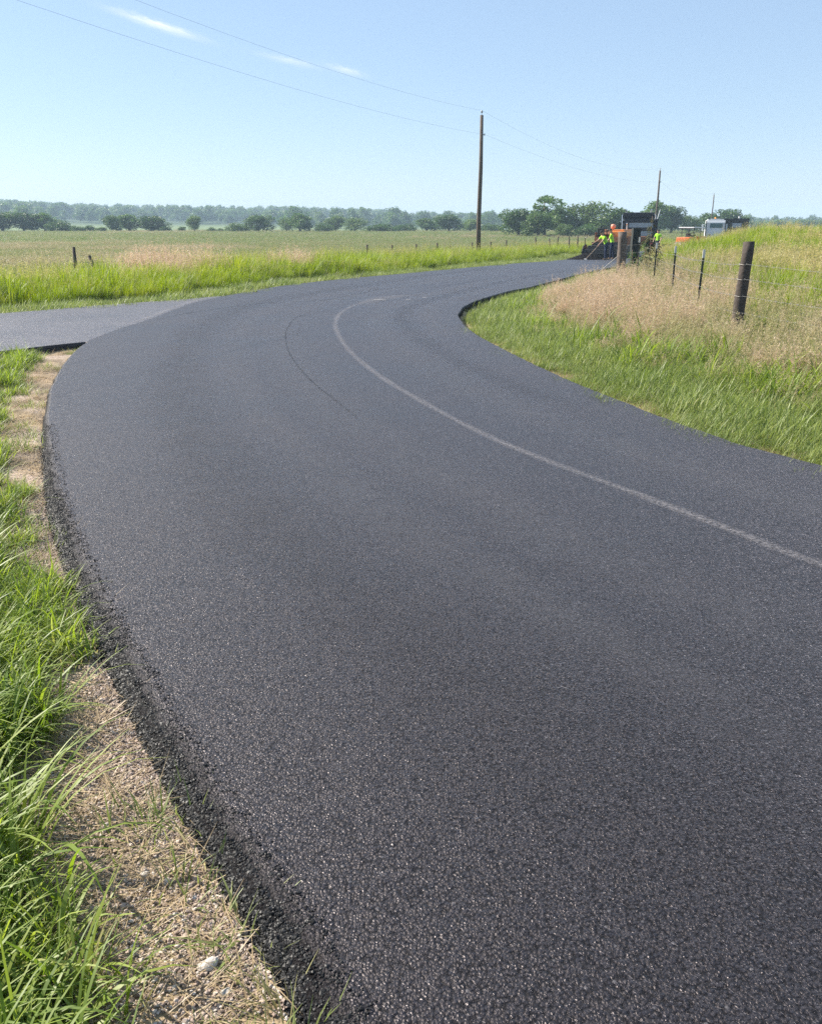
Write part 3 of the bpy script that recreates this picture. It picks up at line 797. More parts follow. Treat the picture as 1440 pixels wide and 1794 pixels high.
# loose asphalt crumbs along the rolled edge of the mat
Li = ragged(Lc, .012); seg = rng.integers(0, len(Li) - 1, 130000); f = rng.random(130000)[:, None]
q = Li[seg] * (1 - f) + Li[seg + 1] * f; tt = Li[seg + 1] - Li[seg]; tt /= np.linalg.norm(tt, axis=1)[:, None]
o_ = rng.beta(1.1, 3.6, 130000) * .21 - .022
q = q + np.column_stack([tt[:, 1], -tt[:, 0]]) * o_[:, None]
r = np.hypot(q[:, 0], q[:, 1]); m = (r < 8) & (q[:, 1] > .5) & (rng.random(130000) < 1 - ss(3, 8, r) * .75); q, o_ = q[m], o_[m]
w_ = w_main(q[:, 0], q[:, 1]); fr = np.clip(o_ / w_, 0, 1)
z = -.075 * np.interp(fr, [0, .16, .5, 1], [1, .52, .17, 0]) + .001
s = np.clip(rng.lognormal(-4.7, .35, len(q)), .006, .022) * (1 - .35 * np.clip(fr, 0, 1))
scatter('loose_asphalt', chip, np.column_stack([q, z]), rng.uniform(-.7, .7, (len(q), 3)) * (1, 1, 4), np.column_stack([s, s, s]), 'coarse black asphalt crumbs along the near edge of the road', 'asphalt')

# --- right side
def rside(x, y): return off_road(x, y) & ~on_left(x, y) & ~in_poly(x, y, V_POLY)


x, y = polar(9000, 4.5, 34, 1, 48, 1.0)
m = rside(x, y); x, y = keep(x, y, m); d = edge_d(x, y)
tanp = np.array([at(*q) for q in ((925, 560), (935, 520), (985, 498), (1060, 486), (1100, 500), (1150, 540), (1215, 580), (1180, 628), (1080, 640), (980, 615))])
in_tan = in_poly(x + (fbm(x, y, 1.2, 3) - .5) * 1.2, y + (fbm(x, y, 1.2, 8) - .5) * 2.0, tanp)
tanP = np.where(in_tan, .72, .05 + .26 * ss(.48, .66, fbm(x, y, 2.4, 15))) * ss(1.0, 2.2, d); in_tan = rng.random(len(x)) < tanP
near_post = np.hypot(x - 5.25, (y - 12.9) * .55) < .8
wob = (fbm(x, y, 1.0, 18) - .5) * 1.1
short = d < 1.25 + wob
u = rng.random(len(x))
ms = (d < 2.2 + wob * 2) & (d > .34 * (y > 15) * (y < 30)) & (u < .5 + .4 * ss(.1, .5, d)); put('mown_grass', lowt, *keep(x, y, ms), rng.uniform(.8, 1.7, ms.sum()) * (.7 + .6 * ss(.2, 1.2, d[ms])), 'short bright green grass bordering the inside of the bend', 'grass')
mt = ~short & in_tan & (u < .30) & ~near_post; put('seeding_grass', tan_, *keep(x, y, mt), rng.uniform(.5, .95, mt.sum()) * (.55 + .45 * ss(1.2, 2.6, d[mt])), 'dense pinkish tan seeding grass beside the wire fence', 'grass')
ml = ~short & ~near_post & (u > np.where(in_tan, .72, .62)) & (u < .97)
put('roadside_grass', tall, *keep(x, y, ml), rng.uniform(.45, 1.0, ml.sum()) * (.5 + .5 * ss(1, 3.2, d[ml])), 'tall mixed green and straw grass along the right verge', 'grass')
mg = ~short & ~in_tan & ~near_post & (u < .26) & (fbm(x, y, 1.6, 27) > .34)
put('green_clumps', lush, *keep(x, y, mg), rng.uniform(.7, 1.6, mg.sum()), 'bright leafy green grass clumps among the tall right verge grass', 'grass')
x, y = polar(30000, 4.5, 34, 1, 48, .9); m = rside(x, y); x, y = keep(x, y, m); d = edge_d(x, y)
m = d < .38 * rng.random(len(x)) + .25 * fbm(x, y, .6, 5); x, y = keep(x, y, m)
put('dry_thatch', straw, x, y, rng.uniform(.6, 1.2, len(x)), 'dry tan thatch lining the inside edge of the road', 'thatch', tilt=.12, dz=.02)
# field beyond the fence, right
x, y = polar(5200, 17, 125, 4, 48, .9)
m = rside(x, y); x, y = keep(x, y, m); d = edge_d(x, y); r = np.hypot(x, y)
fence_x = 5.2 + (y - 13.6) * .178
m = (x > fence_x + .6 + rng.random(len(x)) * 1.5) & (d > 1.0); x, y, r = x[m], y[m], r[m]
nq = 500; e_ = Rc[(Rc[:, 1] > 50) & (Rc[:, 1] < 112)]; k_ = rng.integers(0, len(e_), nq)
xe = e_[k_, 0] + rng.uniform(1.0, 4.5, nq); ye = e_[k_, 1] + rng.uniform(-2.5, .5, nq); ok = off_road(xe, ye)
x = np.concatenate([x, xe[ok]]); y = np.concatenate([y, ye[ok]]); r = np.hypot(x, y)
grn = (fbm(x, y, 4, 33) > .30 + .3 * ss(26, 55, r)) & (r < 70)
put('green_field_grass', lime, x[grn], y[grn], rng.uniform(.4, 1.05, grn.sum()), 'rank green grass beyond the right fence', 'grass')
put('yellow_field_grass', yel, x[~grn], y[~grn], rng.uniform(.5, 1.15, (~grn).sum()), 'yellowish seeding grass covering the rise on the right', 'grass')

# --- far side of the road
def fidx(x, y):
    t_ = fbm(x, y, 22, 63) * .6 + fbm(x, y, 5, 64) * .4 + .03 * (1 - ss(35, 90, y))
    return np.where(rng.random(len(x)) < ss(.56, .80, t_), rng.integers(4, 7, len(x)), rng.integers(0, 4, len(x)))


x, y = polar(10500, 17, 120, -44, 24, .9)
m = off_road(x, y) & on_left(x, y); x, y = keep(x, y, m); d = edge_d(x, y); r = np.hypot(x, y)
wob = (fbm(x, y, 2.0, 18) - .5) * 1.2; fw = 1.6 + wob + ss(30, 60, y) * 1.0
ms = (d < fw); put('far_mown_grass', lowt, *keep(x, y, ms), rng.uniform(1.0, 2.0, ms.sum()), 'short green grass strip along the far road edge', 'grass')
pk1, pk2 = pt(288, 440, 30), pt(555, 440, 34)
def blob(c, a, b): return ((x - c.x) / a) ** 2 + ((y - c.y) / b) ** 2 + (fbm(x, y, 1.2, 77) - .5) * 1.2 < 1
pk = (blob(pk1, 1.6, 3.0) | blob(pk2, 2.2, 3.5)) & (d > 4.0)
band = 8.5 + (fbm(x, y, 4, 23) - .5) * 4
u = rng.random(len(x))
ml = (d >= fw) & (d < band) & ~pk & (u < .75); hh = rng.uniform(.7, 1.1, ml.sum()) * (.6 + .5 * ss(1.5, 4, d[ml])) * (.8 + .35 * fbm(x[ml], y[ml], 2.2, 90))
put('lime_grass', lime + limeh, *keep(x, y, ml), hh, 'tall bright lime green grass along the far roadside', 'grass')
mp = pk & (u < .85); put('purple_grass', tan_, *keep(x, y, mp), rng.uniform(1.0, 1.6, mp.sum()), 'clumps of tall pinkish seeding grass in the lime green verge', 'grass')
mf = (d >= band - 1.0) & ~pk & (u < .9); put('pasture_grass', fld, *keep(x, y, mf), rng.uniform(.7, 1.0, mf.sum()), 'olive brown seeding pasture behind the old fence', 'grass', idx=fidx(x[mf], y[mf]))
x, y = polar(7500, 100, 300, -40, 22, .9); m = on_left(x, y) & (edge_d(x, y) > 5); x, y = keep(x, y, m)
s = rng.uniform(.8, 1.3, len(x)) * np.interp(np.hypot(x, y), [100, 300], [1.0, 2.0])
put('far_pasture_grass', fld, x, y, s, 'distant pasture grass reaching the hedgerow', 'grass', sz=rng.uniform(.6, .95, len(x)), idx=fidx(x, y))

# ================================================================== TREES
def leaf_mat(name, stops, transl=.35):
    return foliage_mat(name, stops, (.035, .055, .02), transl, sat_rand=.4, rough=.55)


M_LEAF = [leaf_mat('leaf_mid', ((0, (.045, .095, .022)), (.6, (.11, .185, .042)), (1, (.20, .28, .075)))),
          leaf_mat('leaf_dark', ((0, (.032, .070, .020)), (.6, (.075, .135, .034)), (1, (.15, .215, .058)))),
          leaf_mat('leaf_pale', ((0, (.060, .105, .030)), (.6, (.115, .18, .050)), (1, (.18, .24, .08))))]
M_BARK = paint('bark', (.11, .085, .065), .85, wear=.5, scale=9, spec=.2, bump=.8)


def crown_mesh(name, lobes, n, size, mat, seed, flat=.0):
    g = np.random.default_rng(seed); lob = np.array(lobes, float)      # cx,cy,cz,rx,rz
    wt = lob[:, 3] ** 2 * lob[:, 4]; pick = g.choice(len(lob), n, p=wt / wt.sum()); l = lob[pick]
    d = g.normal(size=(n, 3)); d /= np.linalg.norm(d, axis=1)[:, None]
    rad = (.35 + .65 * g.random(n) ** .45)
    # sprays: clump leaves round shared twig ends for an uneven outline
    tw = g.normal(size=(n // 14 + 1, 3)); tw /= np.linalg.norm(tw, axis=1)[:, None]
    ti = g.integers(0, len(tw), n); d = d * .42 + tw[ti]; d /= np.linalg.norm(d, axis=1)[:, None]
    rad *= (.78 + .38 * g.random(len(tw)))[ti]
    P = l[:, :3] + d * rad[:, None] * np.column_stack([l[:, 3], l[:, 3], l[:, 4]])
    a = g.normal(size=(n, 3)); a[:, 2] *= 1 - flat; a /= np.linalg.norm(a, axis=1)[:, None]
    b = np.cross(a, g.normal(size=(n, 3))); b /= np.linalg.norm(b, axis=1)[:, None]
    s = size * g.uniform(.55, 1.25, n)[:, None]
    V = np.stack([P - a * s, P + b * s * .55, P + a * s, P - b * s * .55], 1).reshape(-1, 3)
    F = np.arange(4 * n).reshape(n, 4)
    rv = np.repeat(g.random(len(tw))[ti] * .5 + g.random(n) * .5, 4)
    return mesh_np(name, V, F, [mat], {'r': rv, 't': np.ones(4 * n), 'k': np.zeros(4 * n)})


def lobes_round(seed, w=.5, k=9, low=.0):
    g = random.Random(seed); L = [(0, 0, .52, w * .62, .36)]
    for i in range(k):
        a = 6.283 * i / k + g.uniform(-.3, .3); h = g.uniform(.22 + low, .80); q = w * (1 - abs(h - .45) * .9) * g.uniform(.5, .78)
        L.append((math.cos(a) * q, math.sin(a) * q, h, w * g.uniform(.26, .44), g.uniform(.13, .22)))
    L.append((g.uniform(-.1, .1), 0, .80, w * .42, .19)); return L


def trunk_mesh(name, seed, w=.5, h=.6, r=.035):
    g = random.Random(seed); bm = bmesh.new()
    tube(bm, [(0, 0, -.03), (.01, .0, .12), (g.uniform(-.03, .03), .01, .32), (g.uniform(-.05, .05), 0, h)], [r * 1.35, r, r * .75, r * .3], 8)
    for i in range(6):
        a = g.uniform(0, 6.28); z = g.uniform(.14, .4); L = w * g.uniform(.5, .85)
        tube(bm, [(0, 0, z), (math.cos(a) * L * .45, math.sin(a) * L * .45, z + .14), (math.cos(a) * L, math.sin(a) * L, z + g.uniform(.22, .36))], [r * .5, r * .32, r * .1], 6)
    me = bpy.data.meshes.new(name); bm.to_mesh(me); bm.free(); me.materials.append(M_BARK)
    for p in me.polygons: p.use_smooth = True
    return me


airy = []
ga = random.Random(5)
for i in range(15):
    a = ga.uniform(0, 6.28); q = ga.uniform(.05, .42)
    airy.append((math.cos(a) * q, math.sin(a) * q, ga.uniform(.45, .93) - q * .3, ga.uniform(.09, .16), ga.uniform(.04, .07)))
airy += [(0, 0, .5, .22, .12), (.1, 0, .35, .25, .15), (-.12, .05, .3, .22, .14)]
# kinds: (crown mesh, trunk mesh), all one unit tall and about one unit wide
KIND = {
    'round': (crown_mesh('crown', lobes_round(1), 4200, .030, M_LEAF[0], 1), trunk_mesh('trunk', 1)),
    'dark': (crown_mesh('crown', lobes_round(2, .5, 10), 4200, .030, M_LEAF[1], 2), trunk_mesh('trunk', 2)),
    'pale': (crown_mesh('crown', lobes_round(3, .46, 8, .05), 3600, .030, M_LEAF[2], 3), trunk_mesh('trunk', 3)),
    'bush': (crown_mesh('crown', [(0, 0, .35, .42, .36), (.25, .1, .3, .28, .28), (-.27, 0, .33, .26, .32), (.05, -.2, .5, .26, .3), (-.08, .1, .66, .22, .26), (.3, -.1, .52, .16, .22)], 3000, .036, M_LEAF[1], 4), trunk_mesh('trunk', 4, .4, .4, .03)),
    'airy': (crown_mesh('crown', airy, 3400, .026, M_LEAF[0], 6, .4), trunk_mesh('trunk', 6, .55, .8, .022)),
    'loose': (crown_mesh('crown', lobes_round(8, .5, 12), 3000, .028, M_LEAF[2], 8, .3), trunk_mesh('trunk', 8, .5, .75, .025)),
}


def tree(name, kind, px, top, wpx, Y, label, cat='tree', group=None, rz=None, base=None):
    p = pt(px, 405, Y); g = float(gz(np.array([p.x]), np.array([Y]))[0])
    if base is not None: g = pt(px, base, Y).z
    h = pt(px, top, Y).z - g; w = wpx / FPX * Y * (1.5 if group == CG else 1.28)
    e = empty(name, (p.x, Y, g), (px * 1.7) % 6.28 if rz is None else rz, label, cat, group)
    c, t = KIND[kind]
    for nm, me in (('trunk', t), ('crown', c)):
        o = obj(nm, me, e); o.scale = (w, w, h / .98)
    return e


HG, CG, BG, FG = 'hedgerow trees along the pasture', 'trees beyond the paving machine', 'trees beyond the trucks', 'hazy trees on the right skyline'
trees = [
    ('broadleaf_tree', 'dark', 4, 370, 62, 240, 'dark round tree cut by the left photo edge, end of the hedgerow', HG),
    ('broadleaf_tree', 'dark', 43, 371, 50, 242, 'dark round tree second from the left in the hedgerow', HG),
    ('broadleaf_tree', 'round', 80, 372, 46, 244, 'paler topped tree third from the left in the hedgerow', HG),
    ('broadleaf_tree', 'bush', 106, 383, 44, 240, 'low tree sloping down to the right before the hedgerow gap', HG),
    ('shrub', 'bush', 134, 393, 22, 236, 'small dark shrub at the left end of the hedgerow gap', HG),
    ('shrub', 'bush', 157, 392, 24, 238, 'small ragged shrub in the middle of the hedgerow gap', HG),
    ('shrub', 'pale', 178, 397, 20, 235, 'low pale shrub at the right end of the hedgerow gap', HG),
    ('broadleaf_tree', 'dark', 198, 376, 32, 240, 'dark narrow tree just right of the hedgerow gap', HG),
    ('broadleaf_tree', 'round', 228, 374, 46, 246, 'mid green tree in the middle of the dark left clump', HG),
    ('broadleaf_tree', 'dark', 268, 377, 54, 240, 'dark spreading tree at the right of the left clump', HG),
    ('shrub', 'bush', 288, 393, 18, 236, 'small shrub at the foot of the left clump', HG),
    ('shrub', 'pale', 319, 396, 16, 240, 'tiny pale shrub left of the lone slender tree', HG),
    ('broadleaf_tree', 'pale', 341, 376, 26, 242, 'lone slender pale tree standing between two clumps', HG),
    ('shrub', 'bush', 371, 396, 16, 238, 'tiny dark shrub right of the lone slender tree', HG),
    ('shrub', 'bush', 386, 398, 14, 238, 'tiny low shrub beside the broad dark tree', HG),
    ('broadleaf_tree', 'bush', 415, 387, 38, 238, 'low bushy tree leaning on the broad dark tree', HG),
    ('broadleaf_tree', 'dark', 452, 376, 50, 240, 'broad dark tree left of the open gap by the pink grass', HG),
    ('broadleaf_tree', 'loose', 502, 380, 28, 246, 'loose pale tree on the left of the tall round tree', HG),
    ('broadleaf_tree', 'round', 526, 372, 42, 240, 'tall round tree standing above the pink grass patch', HG),
    ('broadleaf_tree', 'bush', 566, 387, 32, 238, 'low dark bushy tree right of the tall round tree', HG),
    ('broadleaf_tree', 'pale', 588, 377, 36, 270, 'pale round tree set behind the low bushy tree', HG),
    ('broadleaf_tree', 'loose', 622, 380, 44, 252, 'loose mid green tree left of the widest low bush', HG),
    ('broadleaf_tree', 'bush', 668, 389, 54, 238, 'widest low dark bush in the middle of the hedgerow', HG),
    ('broadleaf_tree', 'bush', 712, 389, 40, 250, 'low green bush fourth to the left of the utility pole', HG),
    ('broadleaf_tree', 'round', 748, 381, 38, 256, 'mid sized round tree third to the left of the utility pole', HG),
    ('broadleaf_tree', 'dark', 786, 375, 48, 250, 'taller dark tree second to the left of the utility pole', HG),
    ('broadleaf_tree', 'round', 824, 383, 36, 255, 'round tree directly left of the tall utility pole', HG),
    ('broadleaf_tree', 'bush', 858, 389, 40, 245, 'low bushy tree directly right of the tall utility pole', HG),
    ('broadleaf_tree', 'dark', 908, 364, 50, 172, 'dark rounded tree at the left end of the tall clump', CG),
    ('broadleaf_tree', 'airy', 955, 337, 74, 176, 'tallest tree with an airy feathery crown above the clump', CG),
    ('broadleaf_tree', 'dark', 942, 369, 44, 168, 'dark lower tree under the airy feathery crown', CG),
    ('broadleaf_tree', 'round', 980, 359, 44, 172, 'leafy tree right of the airy feathery crown', CG),
    ('broadleaf_tree', 'loose', 1010, 356, 42, 174, 'loose leafy tree in the middle of the tall clump', CG),
    ('broadleaf_tree', 'loose', 1043, 351, 60, 172, 'feathery spreading tree above the bent worker', CG),
    ('broadleaf_tree', 'round', 1083, 363, 48, 170, 'rounded tree touching the dump truck at the clump end', CG),
    ('shrub', 'pale', 988, 391, 26, 162, 'low pale shrub at the foot of the tall clump', CG),
    ('shrub', 'bush', 1030, 388, 36, 163, 'low bush behind the orange paving machine', CG),
    ('broadleaf_tree', 'round', 1146, 350, 58, 205, 'big round tree rising behind the black dump truck', BG),
    ('broadleaf_tree', 'dark', 1176, 360, 40, 207, 'dark tree shouldering the big round tree on its right', BG),
    ('broadleaf_tree', 'loose', 1206, 376, 34, 210, 'lower loose tree above the orange roller', BG),
    ('broadleaf_tree', 'round', 1234, 372, 40, 212, 'leafy tree directly behind the white truck cab', BG),
    ('broadleaf_tree', 'dark', 1274, 365, 52, 214, 'dark tree above the dark truck at the right', BG),
    ('broadleaf_tree', 'loose', 1303, 377, 26, 216, 'small loose tree at the right end behind the dark truck', BG),
    ('broadleaf_tree', 'loose', 1326, 386, 32, 420, 'hazy low tree nearest the dark truck on the skyline', FG),
    ('broadleaf_tree', 'round', 1362, 384, 46, 430, 'hazy round tree in the middle of the right skyline', FG),
    ('broadleaf_tree', 'round', 1400, 383, 46, 430, 'hazy round tree right of the middle on the skyline', FG),
    ('broadleaf_tree', 'loose', 1432, 384, 34, 440, 'hazy tree cut by the right photo edge on the skyline', FG),
]
for t in trees: tree(t[0], t[1], t[2], t[3], t[4], t[5], t[6], 'shrub' if t[0] == 'shrub' else 'tree', t[7])

# distant woodland that reads as one mass
far_proto = [bpy.data.objects.new('far_crown', crown_mesh('far_crown', lobes_round(30 + i, .5, 7), 1300, .048, M_LEAF[i % 3], 40 + i)) for i in range(4)]
a = np.radians(rng.uniform(-46, 40, 4200)); r = np.sqrt(rng.uniform(500 ** 2, 1500 ** 2, 4200))
x, y = r * np.sin(a), r * np.cos(a); q = x / y
dens = np.where(r > 700, 1.0, ss(.50, .58, fbm(x, y, 110, 91))) * np.where(q > .14, .55, 1)
m = rng.random(len(x)) < dens; x, y, r = x[m], y[m], r[m]
h = rng.uniform(7, 13.5, len(x)) * np.where(x / y > .1, .72, 1); wd = h * rng.uniform(.9, 1.5, len(x))
scatter('distant_woodland', far_proto, np.column_stack([x, y, gz(x, y) - .4]), np.column_stack([0 * x, 0 * x, rng.random(len(x)) * 6.28]), np.column_stack([wd, wd, h]),
        'hazy blue green woodland covering the distant hills', 'woodland')

# ================================================================== UTILITY POLES AND LINES
M_POLE = paint('pole_wood', (.135, .105, .085), .85, wear=.55, scale=5, spec=.2, bump=.7, dirt=(.05, .042, .036))
M_STEEL = paint('steel', (.42, .43, .45), .45, .8, .3)
M_CER = paint('ceramic', (.30, .29, .28), .3, 0, .1)
M_WIRE = paint('wire', (.52, .54, .57), .5, .3, .1)
pole_xy = [(-24.2, -3.0), None, None, None]
poles = []
for px, top, low, Y, lab in ((844, 201, 235, 58.0, 'tall wooden utility pole standing in the pasture left of the paving crew'),
                             (1156.5, 298, 318, 116.0, 'second utility pole rising behind the black dump truck'),
                             (1251, 340, 352, 200.0, 'farthest slim utility pole above the white truck cab')):
    p = pt(px, top, Y); g = float(gz(np.array([p.x]), np.array([Y]))[0]); H_ = p.z - g
    e = empty('utility_pole', (p.x, Y, g), 0, lab, 'utility pole', 'utility poles carrying the two lines')
    rb = .155
    part('pole', e, M_POLE, lambda bm: tube(bm, [(0, 0, -.3), (-.03, 0, H_ * .3), (.02, 0, H_ * .65), (0, 0, H_)], [rb, rb * .92, rb * .8, rb * .66], 12), True)
    part('insulator_pin', e, M_STEEL, lambda bm: tube(bm, [(0, 0, H_ - .02), (0, 0, H_ + .16)], .018, 6))
    part('insulator', e, M_CER, lambda bm: tube(bm, [(0, 0, H_ + .14), (0, 0, H_ + .18), (0, 0, H_ + .22), (0, 0, H_ + .27)], [.05, .075, .045, .06], 10), True)
    lowz = pt(px, low, Y).z - g
    part('neutral_bracket', e, M_STEEL, lambda bm: (bx(bm, (.15, 0, lowz), (.12, .05, .05)), tube(bm, [(.2, 0, lowz - .06), (.2, 0, lowz + .06)], .04, 8)))
    poles.append((Vector((p.x, Y, p.z + .27)), Vector((p.x + .24, Y, g + lowz))))


def power_line(name, P, sag, label):
    pts = []
    for i in range(len(P) - 1):
        for k in range(25):
            t = k / 25; v = P[i].lerp(P[i + 1], t); v.z -= sag[i] * 4 * t * (1 - t); pts.append(v)
    pts.append(P[-1])
    bm = bmesh.new(); tube(bm, pts, [.0032 + .000015 * max(0, (p.y)) for p in pts], 5, False)
    me = bpy.data.meshes.new(name); bm.to_mesh(me); bm.free(); me.materials.append(M_WIRE)
    tag(obj(name, me), label, 'power line', 'two wires strung along the poles')


up0, lo0 = Vector((-24.85, -14.0, 10.86)), Vector((-24.85, -14.0, 9.51))
nxt = Vector((122, 300, 12.5))
power_line('power_line', [up0, poles[0][0], poles[1][0], poles[2][0], nxt], (1.74, 1.3, 1.2, 1.0), 'upper thin wire running from pole top to pole top')
power_line('power_line', [lo0, poles[0][1], poles[1][1], poles[2][1], nxt - Vector((0, 0, 1.4))], (1.44, .8, 1.2, 1.0), 'lower thin wire strung below the pole tops')

# ================================================================== RIGHT FENCE
M_POST = paint('old_post', (.062, .052, .046), .9, wear=.6, scale=14, spec=.15, bump=1.0, dirt=(.14, .115, .10))
M_POST3 = paint('grey_corner_post', (.14, .115, .10), .9, wear=.6, scale=14, spec=.15, bump=1.0, dirt=(.05, .042, .038))
M_POST2 = paint('treated_post', (.035, .04, .038), .85, wear=.5, scale=11, spec=.2, bump=.7, dirt=(.03, .03, .028))
M_TPOST = paint('steel_post_green', (.020, .030, .026), .55, .2, .3, 20)
M_TIP = paint('post_tip_white', (.62, .62, .60), .6, 0, .3, 20)
M_BARB = paint('galvanised', (.34, .33, .31), .5, .7, .35, 30)


def gzf(x, y): return float(gz(np.array([x]), np.array([y]))[0])


def wood_post(parent, px, py, Y, rad, lean, label, mat, square=False, seed=1, name='wooden_post'):
    top = pt(px, py, Y); bxp, byp = top.x + lean, Y
    g = gzf(bxp, byp); h = top.z - g; gr = random.Random(seed)

    def fn(bm):
        n = 4 if square else 14; rings = []
        for i in range(9):
            t = i / 8; r = rad * (1.12 - .16 * t) * gr.uniform(.97, 1.03)
            cx = -lean * t + (0 if square else .012 * math.sin(t * 5 + seed)); z = -.15 + (h + .15) * t
            rings.append([bm.verts.new((cx + math.cos(q) * r * (1 if square else gr.uniform(.93, 1.05)), math.sin(q) * r * (1 if square else gr.uniform(.93, 1.05)),
                          z + (gr.uniform(-.012, .012) if i == 8 else 0))) for q in [6.283 * (k + .5) / n for k in range(n)]])
        for i in range(8):
            for k in range(n): bm.faces.new((rings[i][k], rings[i][(k + 1) % n], rings[i + 1][(k + 1) % n], rings[i + 1][k]))
        bm.faces.new(rings[-1])
    o = part(name, parent, mat, fn, not square, label); o.location = Vector((bxp, byp, g)) - parent.location
    return Vector((bxp, byp, g)), h, -lean


FE = empty('wire_fence', (5.2, 13.6, gzf(5.2, 13.6)), 0, 'barbed wire fence of wooden and thin steel posts in tall grass on the right', 'fence')
big = wood_post(FE, 1311, 423, 13.6, .088, -.015, 'thick dark weathered round post leaning right, nearest of the fence', M_POST, seed=3)
corner = wood_post(FE, 1091, 406, 26.0, .125, .01, 'stout pale weathered corner post near the bend', M_POST3, seed=5)
sq = wood_post(FE, 1115, 399, 29.0, .175, 0, 'square dark green grey timber post behind the corner post', M_POST2, True, seed=8, name='timber_post')
tposts = []
for px, py, Y, lean in ((1234, 437, 16.2, -.03), (1184, 431, 19.8, .02), (1151, 425, 23.2, .0), (1121, 415, 25.6, .0)):
    top = pt(px, py, Y); x0 = top.x + lean; g = gzf(x0, Y); h = top.z - g; sh_ = -lean

    def fn(bm):
        for (a_, b_, s_) in ((0, 0, (.040, .006)), (0, .016, (.006, .032))):
            r_ = bmesh.ops.create_cube(bm, size=1.0)['verts']
            for v in r_:
                t = v.co.z + .5; v.co = Vector((a_ + v.co.x * s_[0] + sh_ * t, b_ + v.co.y * s_[1], -.2 + (h + .2) * t))
        for k in range(int(h / .055)):
            z = .1 + k * .055
            if z < h - .2: bx(bm, (sh_ * (z + .2) / (h + .2), -.008, z), (.014, .012, .02))
    o = part('steel_post', FE, M_TPOST, fn); o.location = Vector((x0, Y, g)) - FE.location

    def tip(bm):
        a_ = sh_ * (1 - .10 / (h + .2)); bx(bm, (a_, 0, h - .07), (.046, .012, .15)); bx(bm, (a_, .018, h - .07), (.012, .036, .15))
    part('post_tip', o, M_TIP, tip)
    tposts.append((Vector((x0, Y, g)), h, sh_))
line_posts = [(Vector((6.6, 9.0, gzf(6.6, 9.0))), 1.35, 0.0), big] + tposts + [corner]
for k, fr in enumerate((.16, .34, .52, .70, .86)):
    def fn(bm):
        pts = []
        for i in range(len(line_posts) - 1):
            (p0, h0, s0), (p1, h1, s1) = line_posts[i], line_posts[i + 1]
            a_ = p0 + Vector((s0 * fr - .02, -.08 if h0 > 1.4 else -.02, fr * min(h0, 1.4))); b_ = p1 + Vector((s1 * fr - .02, -.13 if h1 > 1.45 else -.02, fr * min(h1, 1.4)))
            for q in range(8):
                t = q / 8; v = a_.lerp(b_, t); v.z -= .03 * 4 * t * (1 - t); pts.append(v - FE.location)
        pts.append(b_ - FE.location)
        tube(bm, pts, .0019, 5, False)
        for i in range(len(pts) - 1):
            L = (pts[i + 1] - pts[i]).length; n = max(1, int(L / .14))
            if i > 24: continue
            for q in range(n):
                v = pts[i].lerp(pts[i + 1], q / n); bx(bm, v, (.003, .003, .035), (.7, .4, 0)); bx(bm, v, (.003, .003, .035), (-.7, -.4, 0))
    part('wire', FE, M_BARB, fn)
# staples / wraps of wire round the near post, and the guy wire of the corner post
for fr in (.16, .34, .52, .70, .86):
    zz = fr * min(big[1], 1.4)
    part('wire_wrap', FE, M_BARB, lambda bm: tube(bm, [(math.cos(q) * .100 + big[2] * fr, math.sin(q) * .100, zz + .01 * math.sin(q)) for q in [6.283 * k / 14 for k in range(15)]], .0022, 5), loc=big[0] - FE.location)
part('guy_wire', FE, M_BARB, lambda bm: tube(bm, [Vector((0, 0, .95)), Vector((-.55, .1, .45)), Vector((-1.1, .2, -.05))], .012, 5), loc=corner[0] - FE.location, label='slack guy wire slanting from the corner post')

# ================================================================== LEFT FENCE
dN = Vector((.40, .917))
LF = None; lf_posts = []
lp = ((129, 432, 30.0, 1.2, .06), (156, 447, 29.0, 1.0, -.35), (643, 428, 46, 1.25, 0), (687, 429, 48.5, 1.2, .04), (729, 427, 51, 1.25, -.02), (766, 425, 54, 1.3, .02), (789, 430, 55.5, 1.1, 0),
      (827, 424, 58.5, 1.3, -.05), (860, 423, 61, 1.2, .05), (887, 420, 63.5, 1.25, -.03), (938, 415, 67, 1.45, -.12), (962, 417, 70, 1.35, -.2), (978, 414, 72, 1.4, .12), (997, 414, 74.5, 1.35, -.08), (1012, 413, 77, 1.35, -.06))
M_OLD = paint('grey_post', (.075, .062, .055), .9, wear=.5, scale=9, spec=.15, bump=.8)
for i, (px, py, Y, h, lean) in enumerate(lp):
    top = pt(px, py, Y); g = min(gzf(top.x, Y), top.z - .7)
    if i == 0: LF = empty('pasture_fence', (top.x, Y, g), 0, 'old fence of short dark uneven posts along the pasture edge', 'fence')
    hh = top.z - g
    o = part('fence_post', LF, M_OLD, lambda bm: tube(bm, [(-lean * 1.0, 0, -.2), (-lean * .45 + .01, 0, hh * .5), (0, 0, hh)], [.075, .065, .05], 7), True)
    o.location = Vector((top.x, Y, g)) - LF.location; lf_posts.append(Vector((top.x, Y, g)))
for fr in (.45, .7, .92):
    def fn(bm):
        pts = [p + Vector((0, -.05, .2 + fr * .75)) - LF.location for j, p in enumerate(lf_posts) if j != 1]; tube(bm, pts, .007, 4, False)
    part('wire', LF, M_BARB, fn)

# ================================================================== TALL WEEDS BY THE FENCE
M_WEED = foliage_mat('weed_leaf', ((0, (.05, .055, .03)), (.5, (.10, .10, .045)), (1, (.22, .16, .10))), (.06, .05, .03), .35)
M_WEEDG = foliage_mat('weed_leaf_green', ((0, (.03, .06, .02)), (.5, (.07, .12, .03)), (1, (.15, .19, .06))), (.04, .05, .02), .35)
M_STEM = paint('weed_stem', (.20, .13, .09), .7, wear=.2)


